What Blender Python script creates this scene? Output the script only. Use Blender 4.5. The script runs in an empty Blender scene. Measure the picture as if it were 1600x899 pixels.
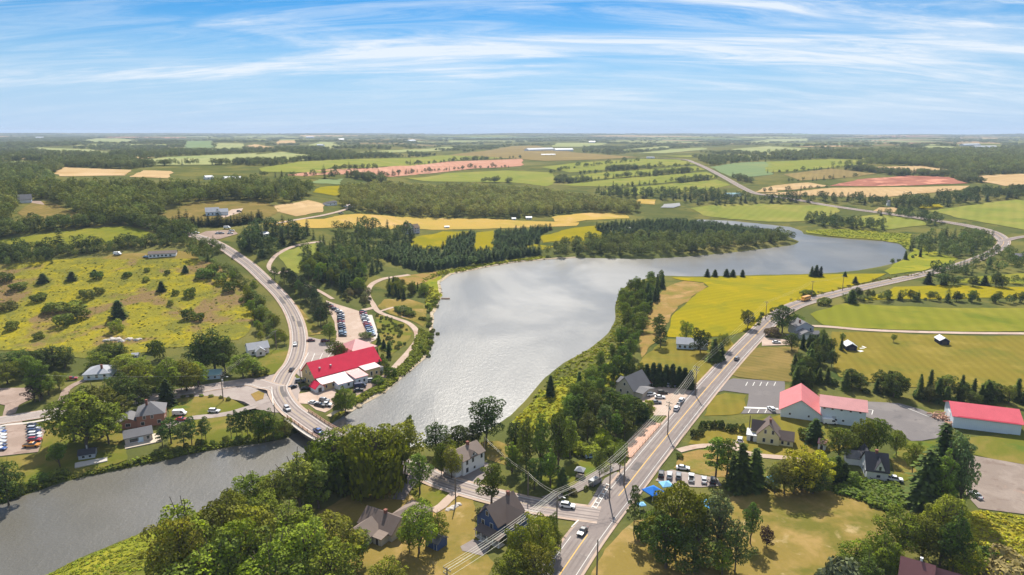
import bpy, bmesh, math, random
import numpy as np
from mathutils import Vector, Matrix
from mathutils.geometry import delaunay_2d_cdt
R = math.radians
rng = np.random.default_rng(7)
random.seed(7)
SC = bpy.context.scene
COL = SC.collection

# ------------------------------------------------------------------ camera, sky, sun, exposure
FPX, PCX, PCY, CAMZ = 1067.0, 800.0, 449.5, 115.0       # focal length in photo pixels (1600 x 899), eye height over the water
PITCH = math.atan((PCY - 206.0) / FPX)
cd = bpy.data.cameras.new('camera'); cam = bpy.data.objects.new('camera', cd); COL.objects.link(cam)
cd.sensor_width = 36.0; cd.lens = 36.0 * FPX / 1600.0
cd.clip_start = 1.0; cd.clip_end = 60000.0
cam.location = (0, 0, CAMZ); cam.rotation_euler = (math.pi/2 - PITCH, 0, 0)
SC.camera = cam

SUN_EL, SUN_AZ = R(46), R(2)                            # straight ahead of the camera: the glitter lies mid-pond
SUN_STRENGTH, SKY_STRENGTH, EXPOSURE = 5.0, 0.067, 0.74
sl = bpy.data.lights.new('sun', 'SUN'); so = bpy.data.objects.new('sun', sl); COL.objects.link(so)
sl.energy = SUN_STRENGTH; sl.angle = R(0.53); sl.color = (1.0, 0.94, 0.84)
sv = Vector((math.sin(SUN_AZ)*math.cos(SUN_EL), math.cos(SUN_AZ)*math.cos(SUN_EL), math.sin(SUN_EL)))
so.rotation_euler = sv.to_track_quat('Z', 'Y').to_euler(); so.location = (0, 0, 400)
vs = SC.view_settings
vs.view_transform = 'Standard'; vs.look = 'None'; vs.exposure = EXPOSURE; vs.gamma = 1.0; vs.use_curve_mapping = False

class NT:                                               # small helper for node trees
    def __init__(s, tree): s.t = tree
    def n(s, kind, **kw):
        nd = s.t.nodes.new(kind)
        for k, v in kw.items():
            if k.startswith('i_'):
                key = k[2:].replace('_', ' ')
                nd.inputs[int(key) if key.isdigit() else key].default_value = v
            else: setattr(nd, k, v)
        return nd
    def l(s, a, b): s.t.links.new(a, b)
    def math(s, op, a, b=None, clamp=False):
        nd = s.t.nodes.new('ShaderNodeMath'); nd.operation = op; nd.use_clamp = clamp
        for i, v in enumerate((a, b)):
            if v is None: continue
            if isinstance(v, (int, float)): nd.inputs[i].default_value = v
            else: s.l(v, nd.inputs[i])
        return nd.outputs[0]
    def mix(s, f, a, b, mode='MIX'):
        nd = s.t.nodes.new('ShaderNodeMix'); nd.data_type = 'RGBA'; nd.blend_type = mode
        for sock, v in ((nd.inputs[0], f), (nd.inputs[6], a), (nd.inputs[7], b)):
            if isinstance(v, (int, float)): sock.default_value = v
            elif isinstance(v, (tuple, list)): sock.default_value = (*v[:3], 1)
            else: s.l(v, sock)
        return nd.outputs[2]
    def ramp(s, f, lo, hi, smooth=True):
        nd = s.t.nodes.new('ShaderNodeMapRange'); nd.interpolation_type = 'SMOOTHSTEP' if smooth else 'LINEAR'
        s.l(f, nd.inputs[0]); nd.inputs[1].default_value = lo; nd.inputs[2].default_value = hi
        return nd.outputs[0]

world = bpy.data.worlds.new('World'); SC.world = world; world.use_nodes = True
w = NT(world.node_tree); world.node_tree.nodes.clear()
sky = w.n('ShaderNodeTexSky', sky_type='NISHITA', sun_disc=False, sun_elevation=SUN_EL, sun_rotation=SUN_AZ,
          altitude=100.0, air_density=1.0, dust_density=0.0, ozone_density=7.0)
tc = w.n('ShaderNodeTexCoord'); sep = w.n('ShaderNodeSeparateXYZ'); w.l(tc.outputs['Generated'], sep.inputs[0])
zz = w.math('ADD', w.math('MAXIMUM', sep.outputs[2], 0.0), 0.17)
cu = w.math('DIVIDE', sep.outputs[0], zz); cv = w.math('DIVIDE', sep.outputs[1], zz)   # where the view ray meets the cirrus deck
comb = w.n('ShaderNodeCombineXYZ'); w.l(cu, comb.inputs[0]); w.l(cv, comb.inputs[1])
def cloud_noise(rot, sx, sy, scale, detail, rough, dist, off):
    m = w.n('ShaderNodeMapping'); m.inputs['Rotation'].default_value = (0, 0, R(rot)); m.inputs['Scale'].default_value = (sx, sy, 1); m.inputs['Location'].default_value = off
    w.l(comb.outputs[0], m.inputs[0])
    t = w.n('ShaderNodeTexNoise', i_Scale=scale, i_Detail=detail, i_Roughness=rough, i_Distortion=dist); w.l(m.outputs[0], t.inputs['Vector'])
    return t.outputs['Fac']
c1 = cloud_noise(9, 0.34, 1.25, 1.0, 10, 0.62, 0.7, (5.7, 1.2, 0))          # broad banks
c2 = cloud_noise(-20, 0.9, 4.2, 1.0, 10, 0.70, 1.1, (7.3, 2.2, 0))         # combed-out streaks
c3 = cloud_noise(24, 0.26, 0.5, 1.0, 4, 0.5, 0.3, (3.2, 4.5, 0))            # where there is cirrus at all
big = w.ramp(c1, 0.45, 0.66); fine = w.ramp(c2, 0.38, 0.66); cover = w.ramp(c3, 0.30, 0.46)
cl = w.math('MULTIPLY', w.math('ADD', w.math('MULTIPLY', big, 0.56), w.math('MULTIPLY', fine, w.math('ADD', w.math('MULTIPLY', big, 0.55), 0.30))), w.math('ADD', w.math('MULTIPLY', cover, 0.8), 0.2), True)
veil = w.ramp(sep.outputs[2], 0.17, 0.0)                                       # pale air towards the horizon
sat = w.n('ShaderNodeHueSaturation', i_Saturation=1.34, i_Value=0.88); w.l(sky.outputs[0], sat.inputs['Color'])
hazy = w.mix(w.math('MULTIPLY', veil, 0.85), sat.outputs[0], (4.0, 5.8, 8.4))
skc = w.mix(w.math('MULTIPLY', w.math('MULTIPLY', cl, 0.92), w.math('ADD', w.math('MULTIPLY', w.ramp(sep.outputs[2], 0.0, 0.075), 0.65), 0.35)), hazy, (7.7, 8.35, 9.1))
bg = w.n('ShaderNodeBackground'); bg.inputs[1].default_value = SKY_STRENGTH; w.l(skc, bg.inputs[0])
wo = w.n('ShaderNodeOutputWorld'); w.l(bg.outputs[0], wo.inputs[0])
SC.cycles.use_denoising = True
SC.cycles.max_bounces = 6; SC.cycles.diffuse_bounces = 3; SC.cycles.transparent_max_bounces = 8; SC.cycles.volume_bounces = 0

# ------------------------------------------------------------------ pixels to places
FWD = np.array([0, math.cos(PITCH), -math.sin(PITCH)]); UPV = np.array([0, math.sin(PITCH), math.cos(PITCH)])
def rays(px):
    px = np.atleast_2d(np.asarray(px, float))
    return np.array([1., 0, 0])*((px[:, 0]-PCX)/FPX)[:, None] + FWD + UPV*((PCY-px[:, 1])/FPX)[:, None]
def on_plane(px, z=0.0):
    d = rays(px); t = (z-CAMZ)/d[:, 2]
    return np.array([0, 0, CAMZ]) + d*t[:, None]
def sstep(a, b, x):
    t = np.clip((x-a)/(b-a), 0, 1); return t*t*(3-2*t)

# outline of the mill pond and the river below the bridge, all at water level
WATER_PX = [(0,788),(60,766),(120,747),(180,736),(240,723),(300,709),(360,698),(420,691),(452,682),(475,668),(497,662),(515,664),(535,651),(560,636),(600,613),(640,580),(668,556),(674,520),(677,490),
  (690,462),(687,441),(705,429),(760,418),(800,411),(850,406),(900,403),(960,404),(1010,405),(1060,402),(1110,398),(1150,394),(1200,388),(1240,383),(1249,378),(1236,372),(1222,366),(1195,359),(1150,353),
  (1100,349),(1085,347),(1090,343),(1140,345),(1190,350),(1236,355),(1253,361),(1256,366),(1282,370),(1330,374),(1380,377),(1405,381),(1417,391),(1413,404),(1400,411),(1375,417),(1340,423),(1300,427),
  (1240,429),(1180,430),(1100,432),(1060,432),(1040,431),(1010,435),(985,444),(968,456),(961,480),(962,500),(950,522),(922,545),(880,568),(850,592),(825,622),(800,648),(765,672),(710,690),(650,700),
  (600,704),(560,698),(530,694),(512,700),(480,722),(440,745),(400,765),(350,785),(300,804),(246,822),(190,846),(130,870),(72,899),(20,935),(-150,1050),(-420,1000),(-420,860),(-150,812)]
WPOLY = on_plane(WATER_PX)[:, :2]
GX0, GX1, GY0, GY1, GS = -700., 1000., -80., 1400., 5.0
def seg_dist(P, poly, closed=True):
    A = np.asarray(poly, float); B = np.roll(A, -1, 0) if closed else A[1:]
    if not closed: A = A[:-1]
    best = np.full(len(P), 1e9)
    for a, b in zip(A, B):
        ab = b-a; t = np.clip(((P-a)@ab)/max(ab@ab, 1e-9), 0, 1)
        q = P-(a+t[:, None]*ab); best = np.minimum(best, np.einsum('ij,ij->i', q, q))
    return np.sqrt(best)
def inside(P, poly):
    P = np.asarray(P, float); poly = np.asarray(poly, float); r = np.zeros(len(P), bool); j = len(poly)-1
    for i in range(len(poly)):
        xi, yi = poly[i]; xj, yj = poly[j]
        if yi != yj: r ^= ((yi > P[:, 1]) != (yj > P[:, 1])) & (P[:, 0] < (xj-xi)*(P[:, 1]-yi)/(yj-yi)+xi)
        j = i
    return r
gx = np.arange(GX0, GX1+GS, GS); gy = np.arange(GY0, GY1+GS, GS)
GXX, GYY = np.meshgrid(gx, gy); GP = np.stack([GXX.ravel(), GYY.ravel()], 1)
SD = seg_dist(GP, WPOLY); SD[inside(GP, WPOLY)] *= -1; SD = SD.reshape(GXX.shape)
def water_dist(x, y):
    cx = np.clip(x, GX0, GX1-1e-3); cy = np.clip(y, GY0, GY1-1e-3)
    fx = (cx-GX0)/GS; fy = (cy-GY0)/GS; i = fx.astype(int); j = fy.astype(int); u = fx-i; v = fy-j
    d = (SD[j, i]*(1-u)+SD[j, i+1]*u)*(1-v)+(SD[j+1, i]*(1-u)+SD[j+1, i+1]*u)*v
    return d+np.hypot(x-cx, y-cy)
BRIDGE_Z = 3.6
BR = on_plane([(600,717),(560,700),(535,690),(505,675),(478,657),(455,640),(441,622)], BRIDGE_Z)[:, :2]
def ground(x, y):
    """height of the land (or of the river bed) at x, y"""
    x = np.asarray(x, float); y = np.asarray(y, float)
    d = water_dist(x, y)
    near = 0.16+0.84*sstep(330, 720, y)
    z = 1.9*(1-np.exp(-np.maximum(d, 0)/5.0)) + 40*(1-np.exp(-np.maximum(d-20, 0)/450.))*near
    z = z+26*sstep(300, 560, y)*sstep(50, 230, -x-0.12*np.maximum(y-500, 0))*(1-0.55*sstep(900, 2200, y))
    far = sstep(1000, 2000, y)
    z = z+far*(6*np.sin(x/640+1.3)*np.sin(y/820+.5)+4*np.sin(x/310-y/520+2.1))
    z = z+34*sstep(6000, 11500, y)*(0.72+0.22*np.sin(x/1700.+.6)+0.15*np.sin(x/640.+1)+0.09*np.sin(x/230.+2))
    P = np.stack([x.ravel(), y.ravel()], 1); m = (np.abs(P[:, 0]+70) < 130) & (np.abs(P[:, 1]-260) < 130)
    e = np.zeros(len(P))
    if m.any(): e[m] = np.exp(-(seg_dist(P[m], BR, False)/11.)**4)
    e = e.reshape(x.shape)*np.clip(d/3., 0, 1)
    z = z*(1-e)+(BRIDGE_Z-0.15)*e
    return np.where(d < 0, np.maximum(d*0.22, -2.5), z)
def H(x, y): return float(ground(np.array([x]), np.array([y]))[0])
def G(px):
    """photo pixels -> points on the ground they show"""
    d = rays(px); n = len(d); t = np.full(n, 70.0); done = np.zeros(n, bool); lo = t.copy()
    for _ in range(560):
        p = d*t[:, None]; below = (CAMZ+p[:, 2] < np.maximum(ground(p[:, 0], p[:, 1]), 0)) & ~done
        done |= below
        if done.all(): break
        lo = np.where(done, lo, t); t = np.where(done, t, t*1.01+0.4)
        if t.max() > 22000: break
    hi = t.copy()
    for _ in range(22):
        mid = (lo+hi)/2; p = d*mid[:, None]; b = CAMZ+p[:, 2] < np.maximum(ground(p[:, 0], p[:, 1]), 0)
        hi = np.where(b, mid, hi); lo = np.where(b, lo, mid)
    p = d*hi[:, None]; p[:, 2] = np.maximum(ground(p[:, 0], p[:, 1]), 0)
    return p
def proj(P):
    """points -> photo pixels"""
    q = np.asarray(P, float)-np.array([0, 0, CAMZ]); f = q@FWD
    return np.stack([PCX+FPX*q[:, 0]/f, PCY-FPX*(q@UPV)/f], 1)
def G1(x, y): return G([(x, y)])[0]
def height_at(base, ty):
    """metres between a foot point and the photo row ty straight above it"""
    dz = rays([(0, ty)])[0]; t = base[1]/dz[1]
    return CAMZ+dz[2]*t-base[2]
def px_size(p): return math.sqrt(p[0]**2+p[1]**2+(CAMZ-p[2])**2)/FPX     # metres per photo pixel there, roughly

# ------------------------------------------------------------------ objects
def tag(o, label=None, cat=None, group=None, kind=None):
    if label: o['label'] = label
    if cat: o['category'] = cat
    if group: o['group'] = group
    if kind: o['kind'] = kind
    return o
def link(name, data, mat=None, parent=None):
    o = bpy.data.objects.new(name, data); COL.objects.link(o)
    if mat is not None and data is not None and len(data.materials) == 0: data.materials.append(mat)
    if parent is not None: o.parent = parent
    return o
def empty(name, loc, rz=0):
    o = bpy.data.objects.new(name, None); COL.objects.link(o); o.location = loc; o.rotation_euler = (0, 0, rz); o.empty_display_size = 0.5
    return o
def np_mesh(name, V, Fq, smooth=False, attrs=None):
    """mesh from arrays: V n x 3, Fq m x k (all faces k-sided)"""
    me = bpy.data.meshes.new(name); V = np.asarray(V, np.float32); Fq = np.asarray(Fq, np.int32); k = Fq.shape[1]
    me.vertices.add(len(V)); me.vertices.foreach_set('co', V.ravel())
    me.loops.add(Fq.size); me.loops.foreach_set('vertex_index', Fq.ravel())
    me.polygons.add(len(Fq)); me.polygons.foreach_set('loop_start', np.arange(0, Fq.size, k, dtype=np.int32)); me.polygons.foreach_set('loop_total', np.full(len(Fq), k, np.int32))
    if smooth: me.polygons.foreach_set('use_smooth', np.ones(len(Fq), bool))
    me.update(calc_edges=True)
    for nm, arr in (attrs or {}).items():
        a = me.attributes.new(nm, 'FLOAT', 'FACE'); a.data.foreach_set('value', np.asarray(arr, np.float32))
    return me
class MB:
    """collects boxes, prisms and tubes into one mesh"""
    def __init__(s): s.v = []; s.f = []
    def box(s, x0, x1, y0, y1, z0, z1):
        b = len(s.v); s.v += [(x, y, z) for z in (z0, z1) for x, y in ((x0, y0), (x1, y0), (x1, y1), (x0, y1))]
        s.f += [tuple(b+i for i in q) for q in ((3,2,1,0),(4,5,6,7),(0,1,5,4),(1,2,6,5),(2,3,7,6),(3,0,4,7))]; return s
    def hull(s, lo, hi):
        """ring lo joined to ring hi, both closed"""
        b = len(s.v); n = len(lo); s.v += list(lo)+list(hi)
        s.f += [tuple(range(b+n-1, b-1, -1)), tuple(range(b+n, b+2*n))]
        s.f += [(b+i, b+(i+1) % n, b+n+(i+1) % n, b+n+i) for i in range(n)]; return s
    def tube(s, pts, rad, n=6):
        pts = [Vector(p) for p in pts]; rad = rad if isinstance(rad, (list, tuple)) else [rad]*len(pts); b = len(s.v)
        for i, p in enumerate(pts):
            t = (pts[min(i+1, len(pts)-1)]-pts[max(i-1, 0)]).normalized(); a = t.orthogonal().normalized(); c = t.cross(a)
            s.v += [tuple(p+(a*math.cos(2*math.pi*k/n)+c*math.sin(2*math.pi*k/n))*rad[i]) for k in range(n)]
        for i in range(len(pts)-1):
            s.f += [(b+i*n+k, b+i*n+(k+1) % n, b+(i+1)*n+(k+1) % n, b+(i+1)*n+k) for k in range(n)]
        s.f += [tuple(b+k for k in reversed(range(n))), tuple(b+(len(pts)-1)*n+k for k in range(n))]; return s
    def mesh(s, name):
        me = bpy.data.meshes.new(name); me.from_pydata(s.v, [], s.f); me.update(); return me
    def build(s, name, mat, parent=None): return link(name, s.mesh(name), mat, parent)
# ------------------------------------------------------------------ materials
def new_mat(name):
    m = bpy.data.materials.new(name); m.use_nodes = True; m.node_tree.nodes.clear(); return m, NT(m.node_tree)
def finish(m, t, color, rough=0.85, spec=0.15, bump=None, metal=0.0, coat=0.0):
    p = t.n('ShaderNodeBsdfPrincipled'); o = t.n('ShaderNodeOutputMaterial'); t.l(p.outputs[0], o.inputs[0])
    if isinstance(color, tuple): p.inputs['Base Color'].default_value = (*color[:3], 1)
    else: t.l(color, p.inputs['Base Color'])
    if isinstance(rough, (int, float)): p.inputs['Roughness'].default_value = rough
    else: t.l(rough, p.inputs['Roughness'])
    p.inputs['Specular IOR Level'].default_value = spec; p.inputs['Metallic'].default_value = metal; p.inputs['Coat Weight'].default_value = coat
    if bump is not None: t.l(bump, p.inputs['Normal'])
    return m
def noise(t, size, detail=4, rough=0.55, dist=0.0, off=(0, 0, 0), stretch=None, rot=0):
    """noise with features about `size` metres across"""
    tc = t.n('ShaderNodeTexCoord'); mp = t.n('ShaderNodeMapping'); t.l(tc.outputs['Object'], mp.inputs[0])
    mp.inputs['Location'].default_value = off; mp.inputs['Rotation'].default_value = (0, 0, R(rot))
    if stretch: mp.inputs['Scale'].default_value = stretch
    nz = t.n('ShaderNodeTexNoise', i_Scale=1.0/size, i_Detail=detail, i_Roughness=rough, i_Distortion=dist); t.l(mp.outputs[0], nz.inputs['Vector'])
    return nz.outputs['Fac']
def soil(name, base, patches, grain=0.22, grain_size=1.2, bumpd=0.25, stripes=None, rough=0.95):
    """ground cover: base colour, then (colour, patch size, low, high) laid over it by noise, then grain and relief"""
    m, t = new_mat(name); c = t.n('ShaderNodeRGB'); c.outputs[0].default_value = (*base, 1); c = c.outputs[0]
    for i, (col, size, lo, hi) in enumerate(patches):
        c = t.mix(t.ramp(noise(t, size, 5, 0.6, 0.4, (i*37.1+len(name), i*11.7, 0)), lo, hi), c, col)
    g = noise(t, grain_size, 3, 0.7)
    if stripes:
        rot, width, amt = stripes
        tc = t.n('ShaderNodeTexCoord'); mp = t.n('ShaderNodeMapping'); t.l(tc.outputs['Object'], mp.inputs[0]); mp.inputs['Rotation'].default_value = (0, 0, R(rot))
        wv = t.n('ShaderNodeTexWave', i_Scale=0.314/width, i_Distortion=2.2, i_Detail=2.0); wv.inputs['Detail Scale'].default_value = 0.4; t.l(mp.outputs[0], wv.inputs['Vector'])
        s = t.math('ADD', t.math('MULTIPLY', wv.outputs['Fac'], amt), 1-amt/2)
        sc = t.n('ShaderNodeCombineColor'); [t.l(s, sc.inputs[k]) for k in range(3)]; c = t.mix(1.0, c, sc.outputs[0], 'MULTIPLY')
    f = t.math('ADD', t.math('MULTIPLY', g, grain*2), 1-grain); sc = t.n('ShaderNodeCombineColor'); [t.l(f, sc.inputs[k]) for k in range(3)]
    c = t.mix(1.0, c, sc.outputs[0], 'MULTIPLY')
    b = t.n('ShaderNodeBump', i_Strength=0.5, i_Distance=bumpd); t.l(g, b.inputs['Height'])
    return finish(m, t, c, rough, 0.0, b.outputs[0])
def plain(name, col, rough=0.7, var=0.12, size=1.5, spec=0.3, metal=0.0, lines=None):
    m, t = new_mat(name); g = noise(t, size, 4, 0.6)
    f = t.math('ADD', t.math('MULTIPLY', g, var*2), 1-var)
    if lines:                                           # clapboard courses, standing seams: (axis, spacing, depth)
        ax, sp, dp = lines
        tc = t.n('ShaderNodeTexCoord'); se = t.n('ShaderNodeSeparateXYZ'); t.l(tc.outputs['Object'], se.inputs[0])
        fr = t.math('FRACT', t.math('DIVIDE', se.outputs[ax], sp)); f = t.math('MULTIPLY', f, t.math('ADD', t.math('MULTIPLY', t.math('GREATER_THAN', fr, 0.16), dp), 1-dp))
    sc = t.n('ShaderNodeCombineColor'); [t.l(f, sc.inputs[k]) for k in range(3)]
    return finish(m, t, t.mix(1.0, col, sc.outputs[0], 'MULTIPLY'), rough, spec, None, metal)
def tinted(name, rough=0.35, spec=0.5, coat=0.4):
    m, t = new_mat(name); oi = t.n('ShaderNodeObjectInfo'); return finish(m, t, oi.outputs['Color'], rough, spec, None, 0.0, coat)
def leafy(name, trans=0.17, vary=0.7):
    m, t = new_mat(name); oi = t.n('ShaderNodeObjectInfo'); at = t.n('ShaderNodeAttribute', attribute_name='var')
    hs = t.n('ShaderNodeHueSaturation'); t.l(oi.outputs['Color'], hs.inputs['Color'])
    t.l(t.math('ADD', t.math('MULTIPLY', oi.outputs['Random'], 0.036), 0.484), hs.inputs['Hue'])
    t.l(t.math('ADD', t.math('MULTIPLY', at.outputs['Fac'], vary), 1-vary/2), hs.inputs['Value'])
    t.l(t.math('ADD', t.math('MULTIPLY', at.outputs['Fac'], 0.25), 0.85), hs.inputs['Saturation'])
    v = t.math('ADD', t.math('MULTIPLY', t.math('FRACT', t.math('MULTIPLY', oi.outputs['Random'], 7.31)), 0.6), 0.72)
    sc = t.n('ShaderNodeCombineColor'); [t.l(v, sc.inputs[k]) for k in range(3)]
    c = t.mix(1.0, hs.outputs[0], sc.outputs[0], 'MULTIPLY')
    p = t.n('ShaderNodeBsdfPrincipled', i_Roughness=0.75); p.inputs['Specular IOR Level'].default_value = 0.02; t.l(c, p.inputs['Base Color'])
    tr = t.n('ShaderNodeBsdfTranslucent'); yel = t.mix(1.0, c, (1.25, 1.2, 0.55), 'MULTIPLY'); t.l(yel, tr.inputs[0])
    mx = t.n('ShaderNodeMixShader'); mx.inputs[0].default_value = trans; t.l(p.outputs[0], mx.inputs[1]); t.l(tr.outputs[0], mx.inputs[2])
    o = t.n('ShaderNodeOutputMaterial'); t.l(mx.outputs[0], o.inputs[0]); return m
M = {}
M['land'] = soil('land', (.085,.095,.028), [((.14,.13,.035),60,.45,.62),((.05,.07,.02),25,.55,.7),((.17,.15,.05),220,.5,.7)], .25, 1.5, .3)
M['lawn'] = soil('lawn', (.118,.126,.020), [((.20,.155,.042),22,.43,.62),((.085,.125,.022),12,.55,.7)], .12, .8, .1)
M['dry_lawn'] = soil('dry_lawn', (.21,.155,.042), [((.30,.205,.075),14,.48,.66),((.125,.118,.024),20,.48,.66),((.36,.27,.13),7,.6,.75)], .12, .8, .1)
M['olive_hay'] = soil('olive_hay', (.178,.142,.026), [((.135,.130,.024),40,.45,.65),((.225,.175,.038),18,.5,.7)], .10, .9, .1, (12, 4.5, .10))
M['brown_hay'] = soil('brown_hay', (.16,.125,.038), [((.21,.15,.05),20,.45,.65),((.12,.11,.03),12,.5,.7)], .10, .9, .1, (-55, 4, .12))
M['gold_meadow'] = soil('gold_meadow', (.212,.190,.026), [((.27,.225,.018),16,.44,.64),((.32,.26,.016),5,.52,.68),((.155,.15,.028),20,.49,.63),((.20,.135,.06),34,.52,.62),((.12,.12,.026),6,.56,.7)], .34, 1.4, .5)
M['rough_grass'] = soil('rough_grass', (.25,.165,.055), [((.17,.15,.035),10,.45,.65),((.33,.21,.09),16,.5,.7)], .25, 1.4, .4)
M['yellow_field'] = soil('yellow_field', (.240,.198,.010), [((.185,.172,.014),35,.45,.7),((.285,.222,.011),18,.48,.7)], .12, 1.2, .2, (64, 6, .08))
M['green_field'] = soil('green_field', (.160,.166,.020), [((.205,.19,.028),45,.42,.65),((.120,.142,.018),30,.5,.7)], .08, 1.5, .1, (20, 9, .10))
M['bright_field'] = soil('bright_field', (.185,.200,.040), [((.24,.22,.055),70,.42,.7),((.145,.175,.035),40,.5,.7)], .08, 2.0, .1, (35, 12, .08))
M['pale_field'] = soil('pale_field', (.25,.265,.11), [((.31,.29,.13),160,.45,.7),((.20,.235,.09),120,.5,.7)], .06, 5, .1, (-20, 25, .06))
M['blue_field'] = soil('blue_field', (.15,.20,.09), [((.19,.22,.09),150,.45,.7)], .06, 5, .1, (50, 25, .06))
M['tan_field'] = soil('tan_field', (.41,.285,.145), [((.36,.24,.11),60,.42,.7),((.48,.34,.19),40,.5,.7)], .08, 3, .1, (15, 12, .08))
M['gold_field'] = soil('gold_field', (.40,.27,.07), [((.33,.25,.06),60,.45,.7),((.46,.30,.12),40,.5,.7)], .12, 2, .2)
M['red_field'] = soil('red_field', (.40,.21,.14), [((.46,.26,.18),90,.45,.7),((.36,.16,.10),50,.5,.7)], .08, 3, .1, (-10, 14, .10))
M['red_pit'] = soil('red_pit', (.31,.13,.09), [((.52,.24,.16),40,.5,.62),((.24,.10,.07),30,.5,.65)], .2, 3, .4)
M['brown_field'] = soil('brown_field', (.20,.15,.06), [((.25,.19,.07),80,.45,.7)], .08, 3, .1, (25, 12, .10))
M['marsh'] = soil('marsh', (.180,.190,.022), [((.25,.23,.025),25,.45,.65),((.12,.16,.02),14,.55,.7)], .25, 1.5, .5)
M['asphalt'] = soil('asphalt', (.225,.19,.175), [((.26,.225,.205),9,.45,.65),((.19,.162,.152),4,.56,.72)], .10, .5, .02, None, .85)
M['asphalt_worn'] = soil('asphalt_worn', (.196,.166,.153), [((.225,.19,.175),6,.40,.62),((.17,.145,.136),3,.56,.72)], .10, .5, .02, None, .85)
M['asphalt_patch'] = soil('asphalt_patch', (.145,.130,.124), [((.17,.15,.143),3,.45,.65)], .10, .5, .02, None, .85)
M['asphalt_dark'] = soil('asphalt_dark', (.165,.15,.145), [((.20,.18,.17),12,.45,.65),((.13,.12,.118),5,.56,.72)], .10, .5, .02, None, .85)
M['asphalt_pale'] = soil('asphalt_pale', (.30,.25,.225), [((.34,.29,.26),8,.45,.65),((.25,.21,.19),5,.56,.72)], .10, .5, .02, None, .85)
M['gravel'] = soil('gravel', (.40,.305,.24), [((.45,.35,.285),8,.45,.65),((.36,.25,.19),5,.55,.7)], .14, .5, .05)
M['red_gravel'] = soil('red_gravel', (.275,.205,.165), [((.33,.25,.205),8,.45,.65),((.23,.165,.13),5,.55,.7)], .14, .5, .05)
M['brown_gravel'] = soil('brown_gravel', (.225,.180,.150), [((.27,.22,.185),8,.45,.65),((.19,.145,.12),5,.55,.7),((.32,.22,.17),10,.62,.72)], .14, .5, .05)
M['shore'] = soil('shore', (.42,.34,.24), [((.30,.24,.15),3,.45,.65),((.55,.48,.38),2,.55,.7)], .25, .6, .2)
M['white_paint'] = plain('white_paint', (.58,.56,.52), .7, .12, 1.0)
M['faded_paint'] = plain('faded_paint', (.36,.28,.16), .8, .15, 1.0)
M['yellow_paint'] = plain('yellow_paint', (.62,.36,.07), .7, .12, 1.0)
M['concrete'] = plain('concrete', (.48,.43,.38), .9, .12, 1.5)
M['glass'] = plain('window_glass', (.03,.035,.045), .12, .3, 1.0, .6)
M['trim'] = plain('white_trim', (.70,.70,.68), .6, .06)
M['wood_pole'] = plain('pole_wood', (.17,.135,.105), .9, .2, .6)
M['bark'] = plain('bark', (.12,.09,.065), .95, .3, .4)
M['wire'] = plain('wire_metal', (.46,.44,.33), .45, .1, 2.0, .5)
M['steel'] = plain('galvanised_steel', (.42,.42,.42), .5, .1, 1.0, .5)
M['tyre'] = plain('tyre_rubber', (.02,.02,.02), .9, .1)
M['lamp_glass'] = plain('lamp_glass', (.75,.74,.70), .2, .05, 1.0, .6)
M['tail_glass'] = plain('tail_glass', (.35,.02,.02), .25, .05, 1.0, .6)
M['paint'] = tinted('car_paint'); M['cloth'] = tinted('tinted_cloth', .8, .2, 0.0)
M['leaf'] = leafy('leaf'); M['needle'] = leafy('needle', .10, .6)
def water_mat():
    m, t = new_mat('water')
    a = noise(t, 1.7, 6, 0.66, 0.3, (0, 0, 0), (1, .55, 1), 25); b = noise(t, 0.8, 3, 0.6, 0.2, (5, 9, 0)); calm = t.ramp(noise(t, 70, 4, 0.6, 0.6, (3, 8, 0), (1, .4, 1)), .38, .62)
    h = t.math('ADD', t.math('MULTIPLY', a, 1.0), t.math('MULTIPLY', b, .45))
    bp = t.n('ShaderNodeBump', i_Distance=0.20); t.l(h, bp.inputs['Height']); t.l(t.math('ADD', t.math('MULTIPLY', calm, .12), .6), bp.inputs['Strength'])
    silt = t.ramp(noise(t, 60, 3, .6), .4, .65)
    m = finish(m, t, t.mix(silt, (.095,.088,.070), (.120,.111,.092)), t.math('ADD', t.math('MULTIPLY', calm, .07), .305), .5, bp.outputs[0])
    return m
M['water'] = water_mat()

# ------------------------------------------------------------------ land, water, roads, fields
def terrain_mesh():
    cy0 = -160.0; rr = [170.0]
    while rr[-1] < 17000: rr.append(rr[-1]*1.0108+0.15)
    rr = np.array(rr); aa = np.radians(np.linspace(-50, 50, 520)); RR, AA = np.meshgrid(rr, aa, indexing='ij')
    X = RR*np.sin(AA); Y = cy0+RR*np.cos(AA); Z = ground(X, Y); n, m = X.shape
    V = np.stack([X.ravel(), Y.ravel(), Z.ravel()], 1); I = np.arange(n*m).reshape(n, m)
    Fq = np.stack([I[:-1, :-1].ravel(), I[:-1, 1:].ravel(), I[1:, 1:].ravel(), I[1:, :-1].ravel()], 1)
    return np_mesh('terrain', V, Fq, True)
tag(link('terrain', terrain_mesh(), M['land']), 'rolling green farmland with a river valley reaching to the horizon', 'terrain', kind='structure')
wp = WPOLY.mean(0); wmb = MB()
b = [(-620., -60.), (760., -60.), (760., 1180.), (-620., 1180.)]
wme = bpy.data.meshes.new('water'); wme.from_pydata([(x, y, 0.0) for x, y in b], [], [(0, 1, 2, 3)])
tag(link('pond_water', wme, M['water']), 'silvery wind-rippled mill pond and river', 'water', kind='structure')

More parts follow.
